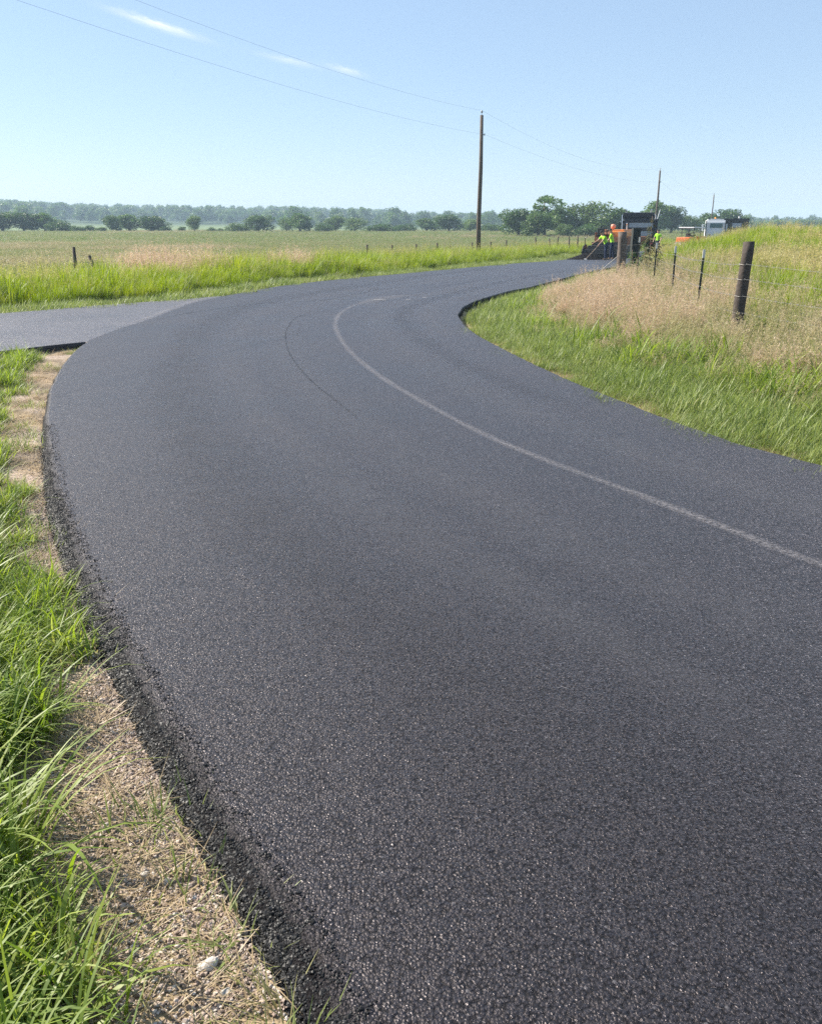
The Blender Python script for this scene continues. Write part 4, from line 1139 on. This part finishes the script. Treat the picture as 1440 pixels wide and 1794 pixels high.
def weed(px, py, Y, label, mat, width, n, leaf, seed, tilt=0.0):
    top = pt(px, py, Y); g = gzf(top.x, Y); h = top.z - g; gr = np.random.default_rng(seed)
    e = empty('tall_weed', (top.x, Y, g), 0, label, 'weed')
    part('stem', e, M_STEM, lambda bm: tube(bm, [(0, 0, -.05), (.02, 0, h * .5), (0, 0, h)], [.014, .011, .005], 6), True)
    z = h * (.12 + .86 * gr.random(n)); az = gr.random(n) * 6.283; L = leaf * (1.15 - .55 * z / h) * gr.uniform(.6, 1.2, n); wv = L * .34
    d = np.column_stack([np.cos(az), np.sin(az), gr.uniform(-.5, .35, n)]); s = np.column_stack([-np.sin(az), np.cos(az), 0 * az])
    P = np.column_stack([0 * z, 0 * z, z]) + d * (gr.random(n) * width * (1.1 - z / h))[:, None]
    a_, b_, c_ = P, P + d * (L * .5)[:, None], P + d * L[:, None] - np.column_stack([0 * L, 0 * L, L * .35])
    V = np.stack([a_, b_ - s * wv[:, None] * .5, c_, b_ + s * wv[:, None] * .5], 1).reshape(-1, 3)
    me = mesh_np('foliage', V, np.arange(4 * n).reshape(n, 4), [mat], {'r': np.repeat(gr.random(n), 4), 't': np.ones(4 * n), 'k': np.zeros(4 * n)})
    obj('foliage', me, e)


weed(1143, 378, 27.0, 'tall dark weed with tiered brownish leaves in front of the dump truck', M_WEED, .12, 110, .20, 3)
weed(1108, 437, 26.8, 'leafy green weed growing between the corner post and timber post', M_WEEDG, .30, 120, .18, 4)
weed(1131, 420, 27.6, 'broad leafy weed right of the square timber post', M_WEEDG, .35, 170, .19, 5)
weed(1153, 428, 27.2, 'low brownish weed right of the tall tiered weed', M_WEED, .30, 120, .17, 6)

# ================================================================== WORK VEHICLES
M_ORG = paint('machine_orange', (.72, .26, .055), .42, 0, .25, 4)
M_ORG2 = paint('rusty_orange', (.34, .13, .055), .7, 0, .5, 7)
M_SALM = paint('faded_red', (.75, .28, .18), .5, 0, .2)
M_BLK = paint('black_steel', (.014, .015, .018), .5, 0, .3, 6, dirt=(.05, .045, .04))
M_NAVY = paint('black_blue_paint', (.012, .016, .032), .35, 0, .2, 5, dirt=(.05, .05, .05))
M_RUB = paint('rubber', (.022, .022, .022), .8, 0, .4, 8, .2)
M_WHT = paint('white_paint', (.72, .73, .74), .35, 0, .15, 4, dirt=(.35, .32, .28))
M_GRY = paint('grey_paint_and_reflection', (.36, .39, .44), .35, .2, .3, 4, dirt=(.15, .15, .15))  # grey cab paint, also the painted sky reflection in the tailgate recesses
M_GLS = paint('window_glass', (.05, .13, .15), .12, 0, .05, 2, .8, dirt=(.12, .16, .17))
M_RED = paint('lamp_red', (.55, .03, .02), .3, 0, .05)
M_CHR = paint('chrome', (.7, .7, .7), .25, .9, .1)
M_ROR = paint('roller_orange', (.80, .16, .04), .45, 0, .25, 4)
M_DRUM = paint('drum_steel', (.12, .11, .10), .5, .5, .4)
M_LOGO = paint('amber', (.85, .33, .03), .3, 0, .05)


def wheel(parent, x, y, r, w, rim=M_STEEL):
    t_ = part('tyre', parent, M_RUB, lambda bm: tube(bm, [(x - w / 2, y, r), (x - w * .42, y, r), (x + w * .42, y, r), (x + w / 2, y, r)], [r * .9, r, r, r * .9], 20), True)
    s = 1 if x > 0 else -1
    part('rim', t_, rim, lambda bm: tube(bm, [(x + s * (w / 2 - .02), y, r), (x + s * (w / 2 + .025), y, r)], [r * .56, r * .5], 14))
    return t_


def vehicle(name, px, Y, heading, label, cat, z=None):
    p = pt(px, 400, Y); g = float(road_h(p.x, Y)) if z is None else z
    return empty(name, (p.x, Y, g), -math.atan2(heading[0], heading[1]), label, cat)


# --- paver (forward = +Y)
PV = vehicle('asphalt_paver', 1070, 57.5, (.47, .88), 'small orange asphalt paver with a wide black screed, seen from behind', 'paver')
part('hood', PV, M_ORG, lambda bm: (bx(bm, (0, 1.5, 1.16), (1.75, 2.6, .92), bev=.06), bx(bm, (0, 1.5, 1.66), (1.55, 2.3, .12), bev=.03)), label='orange engine hood')
for s_ in (-.89, .89): part('side_panel', PV, M_ORG2, lambda bm: bx(bm, (s_, 1.5, 1.05), (.03, 1.1, .5), bev=.01))
for s in (-1, 1):
    tr = part('track', PV, M_RUB, lambda bm: prism(bm, [(.0, .12), (.2, 0), (2.7, 0), (2.95, .25), (2.75, .62), (.25, .62), (.02, .38)], s * .72 - .19, s * .72 + .19))
    for k in range(5): part('track_roller', tr, M_STEEL, lambda bm: tube(bm, [(s * .72 + s * .19, .4 + .5 * k, .3), (s * .72 + s * .22, .4 + .5 * k, .3)], .17, 12))
hp = part('hopper', PV, M_ORG2, lambda bm: (bx(bm, (-1.12, 3.5, .85), (.07, 1.6, .9), (0, -.35, 0)), bx(bm, (1.12, 3.5, .85), (.07, 1.6, .9), (0, .35, 0)), bx(bm, (0, 3.5, .45), (2.1, 1.6, .08)), bx(bm, (0, 2.75, .9), (2.2, .06, .8))))
part('push_roller', hp, M_STEEL, lambda bm: tube(bm, [(-.9, 4.4, .42), (.9, 4.4, .42)], .11, 12))
sc_ = part('screed', PV, M_BLK, lambda bm: (bx(bm, (0, -.85, .30), (2.75, .62, .42), bev=.03), bx(bm, (0, -.85, .62), (2.3, .40, .26), bev=.04), bx(bm, (0, -.62, .8), (2.0, .08, .3))), label='black steel screed across the back')
for s in (-1, 1):
    ep = part('end_plate', sc_, M_BLK, lambda bm: prism(bm, [(-1.3, .03), (-.1, .03), (-.1, .5), (-.5, .82), (-1.1, .70), (-1.3, .4)], s * 1.42 - .03, s * 1.42 + .03))
    part('crank_handle', sc_, M_BLK, lambda bm: (tube(bm, [(s * 1.34, -.95, .7), (s * 1.36, -1.0, 1.22)], .025, 6), tube(bm, [(s * 1.36, -1.0, 1.22), (s * 1.22, -1.05, 1.24), (s * 1.22, -1.05, 1.36)], .02, 6)))
    part('tow_arm', PV, M_BLK, lambda bm: bx(bm, (s * 1.02, .5, .52), (.10, 2.6, .16), (.05, 0, 0)))
part('catwalk', PV, M_BLK, lambda bm: bx(bm, (0, -1.3, .26), (2.4, .35, .05)))
part('operator_platform', PV, M_ORG2, lambda bm: (bx(bm, (0, -.15, .95), (1.7, .7, .10)), bx(bm, (-.85, -.15, 1.28), (.06, .7, .55)), bx(bm, (.85, -.15, 1.28), (.06, .7, .55)), bx(bm, (0, -.48, 1.12), (1.7, .05, .3))))
cs = part('control_console', PV, M_ORG2, lambda bm: bx(bm, (-.35, .10, 1.52), (.62, .30, .34), (-.4, 0, 0), .03))
part('steering_wheel', cs, M_BLK, lambda bm: tube(bm, [(-.35 + math.cos(q) * .19, -.10 + math.sin(q) * .10, 1.74 + math.sin(q) * .14) for q in [6.283 * k / 16 for k in range(17)]], .018, 6, False))
for k in range(4): part('lever', cs, M_BLK, lambda bm: tube(bm, [(-.55 + .12 * k, 0, 1.62), (-.56 + .12 * k, -.06, 1.86)], .012, 5))
part('seat', PV, M_BLK, lambda bm: (bx(bm, (-.5, -.28, 1.32), (.45, .42, .12), bev=.03), bx(bm, (-.5, -.48, 1.58), (.45, .1, .45), bev=.03)))
part('air_cleaner', PV, M_SALM, lambda bm: tube(bm, [(-.05, .75, 1.70), (-.05, .75, 1.78), (-.05, .75, 1.80), (-.05, .75, 1.98), (-.05, .75, 2.05)], [.07, .07, .16, .16, .10], 14), True, 'faded red drum on top of the hood')
part('exhaust_pipe', PV, M_STEEL, lambda bm: tube(bm, [(.55, 1.9, 1.7), (.55, 1.9, 2.0), (.55, 1.8, 2.1)], .05, 8))

# --- dump truck
DT = vehicle('dump_truck', 1122, 67.0, (.20, .98), 'black dump truck with sky reflections painted grey in its tailgate, backed up to the paver', 'dump truck')
DT.scale = (.96, .96, .98)
part('chassis', DT, M_BLK, lambda bm: (bx(bm, (-.42, 2.9, .85), (.12, 7.2, .26)), bx(bm, (.42, 2.9, .85), (.12, 7.2, .26)), bx(bm, (0, -.55, .75), (1.7, .12, .2)), bx(bm, (0, 3.0, .85), (.8, .2, .2))))


def bed(bm):
    for s in (-1, 1): bx(bm, (s * 1.19, 2.2, 1.85), (.08, 4.6, 1.25))
    bx(bm, (0, 2.2, 1.24), (2.4, 4.6, .1)); bx(bm, (0, 4.5, 2.05), (2.4, .08, 1.65))
    for s in (-1, 1):
        bx(bm, (s * 1.22, 2.2, 2.5), (.16, 4.7, .12)); bx(bm, (s * 1.22, 2.2, 1.25), (.16, 4.7, .14))
        for k in range(6): bx(bm, (s * 1.25, .15 + k * .85, 1.88), (.08, .12, 1.16))
    bx(bm, (0, 5.0, 2.86), (2.4, 1.1, .07))
part('dump_bed', DT, M_NAVY, bed, label='black ribbed dump bed')
tg = part('tailgate', DT, M_NAVY, lambda bm: (bx(bm, (0, -.14, 1.82), (2.46, .08, 1.28)), bx(bm, (0, -.20, 2.42), (2.5, .12, .14)), bx(bm, (0, -.20, 1.22), (2.5, .12, .14)), bx(bm, (0, -.20, 1.80), (2.4, .11, .16)),
          bx(bm, (-1.16, -.20, 1.82), (.15, .12, 1.28)), bx(bm, (1.16, -.20, 1.82), (.15, .12, 1.28))), label='black tailgate with two horizontal recesses')
for z in (2.11, 1.50): part('panel', tg, M_GRY, lambda bm: bx(bm, (0, -.19, z), (1.80, .025, .34)), label='tailgate recess with its sky reflection painted pale grey')  # sky mirrored in the black recesses, put in as pale grey colour
part('tarp_roll', DT, M_BLK, lambda bm: (tube(bm, [(-1.25, 4.6, 2.98), (1.25, 4.6, 2.98)], .13, 10), bx(bm, (0, 4.55, 2.8), (2.6, .35, .25), bev=.05)))
for s_ in (-1.33, 1.33): part('tarp_arm', DT, M_CHR, lambda bm: tube(bm, [(s_, 1.8, 1.3), (s_, 4.2, 2.9)], .03, 6))
cb_ = part('cab', DT, M_GRY, lambda bm: (prism(bm, [(5.0, .9), (6.6, .9), (6.6, 1.75), (6.25, 2.75), (5.0, 2.75)], -1.08, 1.08), bx(bm, (0, 7.3, 1.35), (1.7, 1.5, .95), bev=.1)), label='grey cab ahead of the bed')
part('rear_window', cb_, M_GLS, lambda bm: bx(bm, (0, 4.985, 2.3), (1.2, .02, .4)))
for s in (-1, 1):
    part('side_window', cb_, M_GLS, lambda bm: bx(bm, (s * 1.085, 5.75, 2.25), (.02, .8, .55)))
    for z_ in (2.4, 1.7): part('mirror_arm', cb_, M_CHR, lambda bm: tube(bm, [(s * 1.05, 6.3, z_), (s * 1.42, 6.35, z_)], .018, 6))
    part('mirror', DT, M_BLK, lambda bm: bx(bm, (s * 1.45, 6.35, 2.05), (.2, .06, .6), bev=.02))
    part('tail_lamp', DT, M_RED, lambda bm: bx(bm, (s * .85, -.63, .78), (.22, .04, .1)))
    part('mud_flap', DT, M_RUB, lambda bm: bx(bm, (s * .95, -.35, .55), (.6, .02, .6)))
    part('exhaust_stack', DT, M_CHR, lambda bm: tube(bm, [(s * 1.0, 4.85, 1.0), (s * 1.0, 4.85, 3.15), (s * 1.02, 4.75, 3.3)], .07, 10))
    for y_ in (.55, 1.75): wheel(DT, s * .95, y_, .52, .56)
    wheel(DT, s * 1.0, 7.1, .52, .3)
part('side_lamp', DT, M_SALM, lambda bm: bx(bm, (1.32, .9, 1.75), (.12, .5, .12)))
part('flag_pole', DT, M_WHT, lambda bm: tube(bm, [(1.28, 1.2, 2.5), (1.45, 1.2, 3.25)], .035, 6))

# --- tandem roller
RL = vehicle('road_roller', 1212, 80.0, (.72, .70), 'orange red road roller with a pale canopy behind the tall grass', 'roller')
part('body', RL, M_ROR, lambda bm: (bx(bm, (0, 1.05, 1.02), (1.3, .95, .62), bev=.08), bx(bm, (0, -1.05, .98), (1.3, .8, .55), bev=.08), bx(bm, (0, 0, .72), (.95, 1.6, .3), bev=.03)), label='orange red steel body')
for y_ in (1.25, -1.25):
    dr = part('drum', RL, M_DRUM, lambda bm: tube(bm, [(-.65, y_, .45), (.65, y_, .45)], .45, 24), True)
    for s_ in (-.72, .72): part('drum_yoke', RL, M_ROR, lambda bm: bx(bm, (s_, y_, .6), (.07, .3, .5)))
part('seat', RL, M_BLK, lambda bm: (bx(bm, (0, -.3, 1.05), (.5, .45, .12), bev=.03), bx(bm, (0, -.52, 1.32), (.5, .1, .5), bev=.03)))
part('steering_console', RL, M_BLK, lambda bm: (bx(bm, (0, .42, 1.25), (.4, .2, .35)), tube(bm, [(math.cos(q) * .2, .28 + math.sin(q) * .08, 1.5 + math.sin(q) * .12) for q in [6.283 * k / 14 for k in range(15)]], .018, 5, False)))
for sx in (-1, 1):
    for y_ in (-.65, .6): part('canopy_post', RL, M_BLK, lambda bm: tube(bm, [(sx * .58, y_, .9), (sx * .58, y_, 2.02)], .03, 6))
part('canopy', RL, M_WHT, lambda bm: bx(bm, (0, 0, 2.07), (1.5, 2.0, .09), bev=.03), label='pale flat canopy')

# --- white truck
WT = vehicle('white_truck', 1253, 94.0, (.24, .97), 'white truck cab with a wide dark rear window beyond the grass', 'truck')
WT.scale = (.92, .95, 1.08)
cab_ = part('cab', WT, M_WHT, lambda bm: (prism(bm, [(0, .75), (1.75, .75), (1.9, 1.45), (1.45, 2.62), (.12, 2.62), (0, 2.4)], -1.03, 1.03), bx(bm, (0, 2.4, 1.15), (1.8, 1.3, .8), bev=.1), bx(bm, (0, .75, 2.66), (1.75, 1.2, .08), bev=.03)), label='white cab')
part('rear_window', cab_, M_GLS, lambda bm: (bx(bm, (.08, -.012, 2.12), (1.36, .02, .42)),))
for s in (-1, 1):
    part('mirror', WT, M_WHT, lambda bm: (bx(bm, (s * 1.32, 1.2, 1.95), (.16, .08, .62), bev=.02), tube(bm, [(s * 1.0, 1.3, 2.2), (s * 1.32, 1.22, 2.2)], .02, 5), tube(bm, [(s * 1.0, 1.3, 1.7), (s * 1.32, 1.22, 1.7)], .02, 5)))
    part('side_window', cab_, M_GLS, lambda bm: bx(bm, (s * 1.035, .85, 2.05), (.02, .9, .55)))
    wheel(WT, s * .9, 2.5, .46, .3); wheel(WT, s * .9, -2.2, .46, .5)
    part('headboard_post', WT, M_BLK, lambda bm: bx(bm, (s * 1.05, -.22, 1.7), (.10, .10, 1.7)))
part('flatbed', WT, M_STEEL, lambda bm: (bx(bm, (0, -1.9, .92), (2.3, 3.3, .14)), bx(bm, (0, -1.9, .7), (.9, 3.3, .2))))
bar = part('light_bar', WT, M_STEEL, lambda bm: bx(bm, (0, .9, 2.74), (1.0, .16, .06)))
part('beacon', bar, M_LOGO, lambda bm: tube(bm, [(-.02, .9, 2.76), (-.02, .9, 2.86), (-.02, .9, 2.92)], [.1, .1, .05], 10))
part('fuel_cap', WT, M_BLK, lambda bm: tube(bm, [(-.55, -.01, 1.25), (-.55, -.03, 1.25)], .09, 10))

# --- dark truck at the right
KT = vehicle('dark_truck', 1289, 104.0, (.30, .95), 'dark high sided truck right of the white cab, half hidden by grass', 'truck')
KT.scale = (1.1, 1.1, 1.2)
part('box_bed', KT, M_NAVY, lambda bm: (bx(bm, (0, 2, 1.75), (2.4, 4.2, 1.5)), bx(bm, (0, 2, 2.53), (2.55, 4.3, .10))), label='dark box bed')
tg2 = part('tailgate', KT, M_BLK, lambda bm: (bx(bm, (0, -.14, 1.72), (2.36, .07, 1.4)), bx(bm, (-.95, -.2, 1.72), (.1, .06, 1.4)), bx(bm, (.95, -.2, 1.72), (.1, .06, 1.4)), bx(bm, (0, -.2, 2.36), (2.36, .06, .1))))
part('panel', tg2, M_GRY, lambda bm: bx(bm, (.05, -.185, 1.95), (.9, .02, .4)))
part('cab', KT, M_BLK, lambda bm: prism(bm, [(4.4, .8), (6.0, .8), (6.0, 1.6), (5.7, 2.55), (4.4, 2.55)], -1.0, 1.0))
part('work_lamp', KT, M_WHT, lambda bm: tube(bm, [(.22, -.05, 2.60), (.22, -.05, 2.78)], .10, 10))
for s in (-1, 1):
    part('marker_panel', KT, M_WHT, lambda bm: bx(bm, (s * 1.32, -.1, 1.85), (.22, .05, .35)))
    wheel(KT, s * .9, .8, .5, .5); wheel(KT, s * .95, 5.3, .5, .3)
part('chassis', KT, M_BLK, lambda bm: bx(bm, (0, 2.8, .8), (.9, 6.4, .25)))

# ================================================================== ASPHALT PILE
pp = pt(1031, 453, 53.0); pz = float(road_h(pp.x, 53.0))
gp = np.random.default_rng(3); nu, nv = 26, 40; Vp, Fp = [], []
for i in range(nu):
    q = i / (nu - 1)
    for k in range(nv):
        a_ = 6.283 * k / nv; rx = (1.25 + .15 * math.sin(2 * a_ + 1)) * q; ry = .75 * q
        h_ = .42 * (1 - q) ** .9 * (1 - .15 * q) + .10 * math.exp(-((rx * math.cos(a_) - .55) / .4) ** 2) * (1 - q)
        Vp.append((rx * math.cos(a_) - .15 * (1 - q), ry * math.sin(a_), h_ - .02 + gp.normal(0, .014) * (q > 0)))
for i in range(nu - 1):
    for k in range(nv): Fp.append((i * nv + k, (i + 1) * nv + k, (i + 1) * nv + (k + 1) % nv, i * nv + (k + 1) % nv))
ap = obj('asphalt_pile', mesh_np('asphalt_pile', Vp, Fp, [M_PILE], {'edge': np.ones(len(Vp))})); ap.location = (pp.x, 53.0, pz)
tag(ap, 'low heap of loose black asphalt at the far road edge beside the bent worker', 'asphalt heap')

# ================================================================== PEOPLE
M_VEST = paint('hi_vis_lime', (.42, .80, .05), .75, 0, .10, 12, .2, dirt=(.25, .4, .04))
M_JEAN = paint('navy_denim', (.018, .028, .065), .85, 0, .3, 15, .2, dirt=(.05, .06, .09))
M_SKIN = paint('skin', (.42, .25, .17), .55, 0, .1, 15, .4, dirt=(.3, .16, .11))
M_BOOT = paint('boot_leather', (.20, .13, .08), .7, 0, .3, 15, .3)
M_CAP = paint('dark_cap', (.02, .02, .024), .8, 0, .2, 15, .2)


def person(label, loc, face, lean, arms, legs, twist=0.0):
    """face: heading (x,y); local +Y is forward. lean: torso pitch forward. arms: per side (elbow, wrist) offsets from the shoulder. legs: per side foot (x,y) and knee bend"""
    J, E_, T_ = [], [], []

    def jv(p, r, tag_, par=None):
        J.append((Vector(p), r)); T_.append(tag_)
        if par is not None: E_.append((par, len(J) - 1))
        return len(J) - 1
    fwd = Vector((0, math.sin(lean), math.cos(lean))); hip = Vector((0, 0, .93)); side_v = Vector((1, 0, 0))
    pel = jv(hip, (.15, .12), 'jean')
    w1 = jv(hip + fwd * .14, (.145, .115), 'vest', pel); w2 = jv(hip + fwd * .32, (.155, .125), 'vest', w1); ch = jv(hip + fwd * .46, (.15, .115), 'vest', w2)
    nk = jv(hip + fwd * .56, (.062, .062), 'skin', ch)
    up = (fwd * .6 + Vector((0, .15, .55))).normalized(); hb = hip + fwd * .56
    h1 = jv(hb + up * .09, (.075, .082), 'skin', nk); h2 = jv(hb + up * .17, (.082, .098), 'skin', h1); h3 = jv(hb + up * .245, (.062, .075), 'skin', h2)
    hf = up.cross(side_v) * -1
    jv(hb + up * .13 + hf * .105, (.016, .018), 'skin', h2)                     # nose
    for s in (-1, 1): jv(hb + up * .14 + side_v * s * .088, (.014, .022), 'skin', h2)    # ears
    for s, (el, wr) in zip((-1, 1), arms):
        shd = hip + fwd * .47 + side_v * s * .185
        a0 = jv(shd, (.068, .068), 'vest', ch); a1 = jv(shd + Vector(el) * .5, (.055, .055), 'vest', a0); a2 = jv(shd + Vector(el), (.044, .044), 'skin', a1)
        a3 = jv(shd + Vector(wr), (.030, .028), 'skin', a2)
        dd = (Vector(wr) - Vector(el)).normalized(); sd = dd.cross(Vector((.3, .2, 1))).normalized()
        pm = jv(shd + Vector(wr) + dd * .07, (.040, .022), 'skin', a3)
        for k, L in enumerate((.075, .088, .082, .062)):
            b0 = shd + Vector(wr) + dd * .09 + sd * (.018 * (k - 1.5) * 1.4)
            f0 = jv(b0 + dd * L * .5, (.009, .009), 'skin', pm); jv(b0 + dd * L * .8 - fwd * .03, (.008, .008), 'skin', f0)
        th = jv(shd + Vector(wr) + dd * .05 + sd * .05, (.011, .011), 'skin', pm); jv(shd + Vector(wr) + dd * .09 + sd * .065, (.009, .009), 'skin', th)
    for s, (fx, fy, kb) in zip((-1, 1), legs):
        l0 = jv(hip + Vector((s * .09, 0, -.06)), (.105, .11), 'jean', pel)
        kn = Vector(((s * .09 + fx) / 2, fy * .5 + kb, .50)); l1 = jv(kn, (.066, .07), 'jean', l0); lc = jv((kn + Vector((fx, fy, .09))) / 2 + Vector((0, -.02, .03)), (.06, .065), 'jean', l1)
        l2 = jv((fx, fy, .12), (.05, .052), 'jean', lc); hl = jv((fx, fy - .03, .05), (.045, .05), 'boot', l2); jv((fx, fy + .13, .045), (.045, .04), 'boot', hl)
    me = bpy.data.meshes.new('body_cage'); me.from_pydata([j[0] for j in J], E_, [])
    tmp = bpy.data.objects.new('body_cage', me); COL.objects.link(tmp)
    sk = tmp.modifiers.new('skin', 'SKIN'); sk.use_smooth_shade = True
    for v, (p, r) in zip(me.skin_vertices[0].data, J): v.radius = r; v.use_root = False
    me.skin_vertices[0].data[0].use_root = True
    sb = tmp.modifiers.new('sub', 'SUBSURF'); sb.levels = 1; sb.render_levels = 1
    dg = bpy.context.evaluated_depsgraph_get(); nm = bpy.data.meshes.new_from_object(tmp.evaluated_get(dg))
    bpy.data.objects.remove(tmp)
    nm.materials.clear()
    order = ['vest', 'jean', 'skin', 'boot']
    for m_ in (M_VEST, M_JEAN, M_SKIN, M_BOOT): nm.materials.append(m_)
    pts_, tg_ = [], []
    for a_, b_ in E_:
        for f_ in (0.15, .5, .85, 1.0):
            pts_.append(J[a_][0].lerp(J[b_][0], f_)); tg_.append(order.index(T_[b_] if f_ > .3 else T_[a_]))
    PA = np.array(pts_)
    for pl in nm.polygons:
        c_ = np.array(pl.center); pl.material_index = tg_[int(np.argmin(((PA - c_) ** 2).sum(1)))]; pl.use_smooth = True
    e = empty('person', loc, -math.atan2(face[0], face[1]), label, 'person')
    b = obj('body', nm, e)
    hc = hb + up * .21

    def cap(bm):
        r_ = bmesh.ops.create_uvsphere(bm, u_segments=14, v_segments=8, radius=1.0)['verts']
        M_ = Matrix((side_v, hf, up)).transposed()
        for v in list(r_):
            if v.co.z < -.15: bm.verts.remove(v)
        for v in bm.verts: v.co = hc + M_ @ Vector((v.co.x * .098, v.co.y * .115, v.co.z * .085))
        bx(bm, hc + hf * .15 + up * .0, (.13, .10, .014), (-math.asin(max(-1, min(1, -hf.z))) * 0 + math.asin(hf.z), 0, 0))
    part('cap', e, M_CAP, cap, True)
    for s in (-1, 1):
        ec = hb + up * .165 + hf * .092 + side_v * s * .032
        part('eye', e, M_CAP, lambda bm: bmesh.ops.create_uvsphere(bm, u_segments=6, v_segments=4, radius=.009, matrix=Matrix.Translation(ec)))
    return e


w1p = pt(1061, 452, 52.0); w2p = pt(1071, 451, 53.5); w3p = pt(1151, 440, 66.0)
person('worker in lime hi-vis shirt and navy jeans bending left with a rake', (w1p.x, 52.0, float(road_h(0, 52.0)) - .005), (-.93, -.35), .62,
       (((-.04, .16, -.24), (-.02, .36, -.42)), ((.04, .20, -.22), (.02, .46, -.34))), ((-.14, .16, .06), (.14, -.14, .05)))
person('worker in lime hi-vis shirt standing just behind the bending worker', (w2p.x, 53.5, float(road_h(0, 53.5)) - .005), (-.9, .3), .22,
       (((-.08, .10, -.27), (-.06, .30, -.36)), ((.08, .12, -.26), (.05, .32, -.32))), ((-.12, .08, .03), (.12, -.10, .02)))
person('worker in lime hi-vis shirt half hidden beside the dump truck', (w3p.x, 66.0, float(road_h(0, 66.0)) - .005), (-.6, -.8), .08,
       (((-.10, .04, -.28), (-.08, .20, -.46)), ((.10, .04, -.28), (.09, .18, -.48))), ((-.12, .03, .02), (.12, -.04, .01)))
# rake held by the bent worker
hand = Vector((w1p.x - .55, 51.75, float(road_h(0, 52)) + .78)); tipv = Vector((w1p.x - 1.25, 51.6, float(road_h(0, 52)) + .03)); butt = hand + (hand - tipv) * .25
rk = empty('asphalt_rake', tipv, 0, 'long handled asphalt rake held by the bending worker', 'rake')
part('handle', rk, paint('rake_wood', (.30, .22, .15), .7), lambda bm: tube(bm, [butt - tipv, Vector((0, 0, .03))], .018, 8))
part('head', rk, M_STEEL, lambda bm: (bx(bm, (0, 0, .03), (.06, .75, .05)), [bx(bm, (-.01, -.34 + .085 * k, -.005), (.015, .015, .05)) for k in range(9)]))

# ================================================================== SMALL THINGS ON THE NEAR SHOULDER
M_STONE = paint('pale_stone', (.46, .42, .38), .85, 0, .3, 40, .2, .6, (.4, .35, .3))


def pebble(px, py, size, label, seed):
    x_, y_ = at(px, py); rd = random.Random(seed); bm = bmesh.new(); bmesh.ops.create_icosphere(bm, subdivisions=2, radius=.5)
    f1 = [Vector((rd.uniform(-1, 1), rd.uniform(-1, 1), rd.uniform(-1, 1))).normalized() for i in range(7)]
    for v in bm.verts:
        for n_ in f1:
            dd = v.co.dot(n_); lim = .36
            if dd > lim: v.co -= n_ * (dd - lim)
        v.co = Vector((v.co.x * size, v.co.y * size * .7, v.co.z * size * .45))
    me = bpy.data.meshes.new('stone'); bm.to_mesh(me); bm.free(); me.materials.append(M_STONE)
    o = obj('stone', me); o.location = (x_, y_, gzf(x_, y_) + size * .12); o.rotation_euler = (.1, .15, rd.uniform(0, 6)); tag(o, label, 'stone')


pebble(362, 1655, .062, 'pale angular stone lying on the gravel near the bottom of the photo', 1)
pebble(395, 1700, .036, 'small greyish stone just below the pale angular stone', 2)
pebble(250, 1498, .034, 'small light stone in the gravel halfway up the shoulder', 3)


def near_tuft(name, px, py, label, mat, sets, s=1.0):
    x_, y_ = at(px, py)
    pr = proto(name, mat, *sets); o = pr; COL.objects.link(o); o.location = (x_, y_, gzf(x_, y_) + .004); o.scale = (s, s, s); tag(o, label, 'grass tuft', 'cut grass tufts on the shoulder')


M_CUT = foliage_mat('cut_grass', ((0, (.22, .25, .08)), (.5, (.42, .38, .17)), (1, (.62, .53, .30))), (.35, .27, .13), .35)
M_CUTG = foliage_mat('cut_grass_green', ((0, (.10, .17, .04)), (.5, (.22, .29, .08)), (1, (.48, .45, .2))), (.2, .2, .08), .4)
near_tuft('grass_tuft', 490, 1750, 'straw coloured grass tuft at the bottom against the black edge', M_CUT, [blades(90, (.06, .2), .0042, .07, (.7, 1.45), (.0, .5), 4)])
near_tuft('grass_tuft', 415, 1595, 'pale green flattened grass tuft with broad blades against the black edge', M_CUTG, [blades(22, (.08, .22), .010, .05, (.8, 1.35), (.1, .8), 5), blades(30, (.05, .14), .004, .07, (.9, 1.5), (0, .4), 4)])
near_tuft('grass_tuft', 318, 1412, 'small pale green tuft beside the brown patch of dry grass', M_CUTG, [blades(26, (.06, .16), .007, .05, (.9, 1.4), (.1, .6), 4)])
near_tuft('grass_tuft', 345, 1462, 'single bent yellowish tuft drooping over the black edge', M_CUT, [blades(14, (.08, .2), .008, .03, (.8, 1.3), (.3, .9), 5)])
near_tuft('grass_tuft', 140, 1120, 'flattened yellow green tuft where the gravel begins', M_CUTG, [blades(60, (.08, .22), .006, .12, (.9, 1.45), (0, .5), 4)])

# ================================================================== HAZE
m, t, out = new_mat('haze_air'); m.cycles.volume_sampling = 'DISTANCE'
pv = nd(t, 'ShaderNodeVolumePrincipled', i_Density=.00052, i_Anisotropy=.0); pv.inputs['Color'].default_value = (.62, .82, 1.0, 1)
lk(t, pv.outputs[0], out.inputs['Volume'])
zmax = float(GZ.max()) + 16; zmin = float(GZ.min()) - 1.5
hz = part('haze', None, m, lambda bm: bx(bm, (0, 0, (zmax + zmin) / 2), (4500, 4500, zmax - zmin)))
tag(hz, 'pale summer haze softening the distant hills', 'haze', kind='stuff')
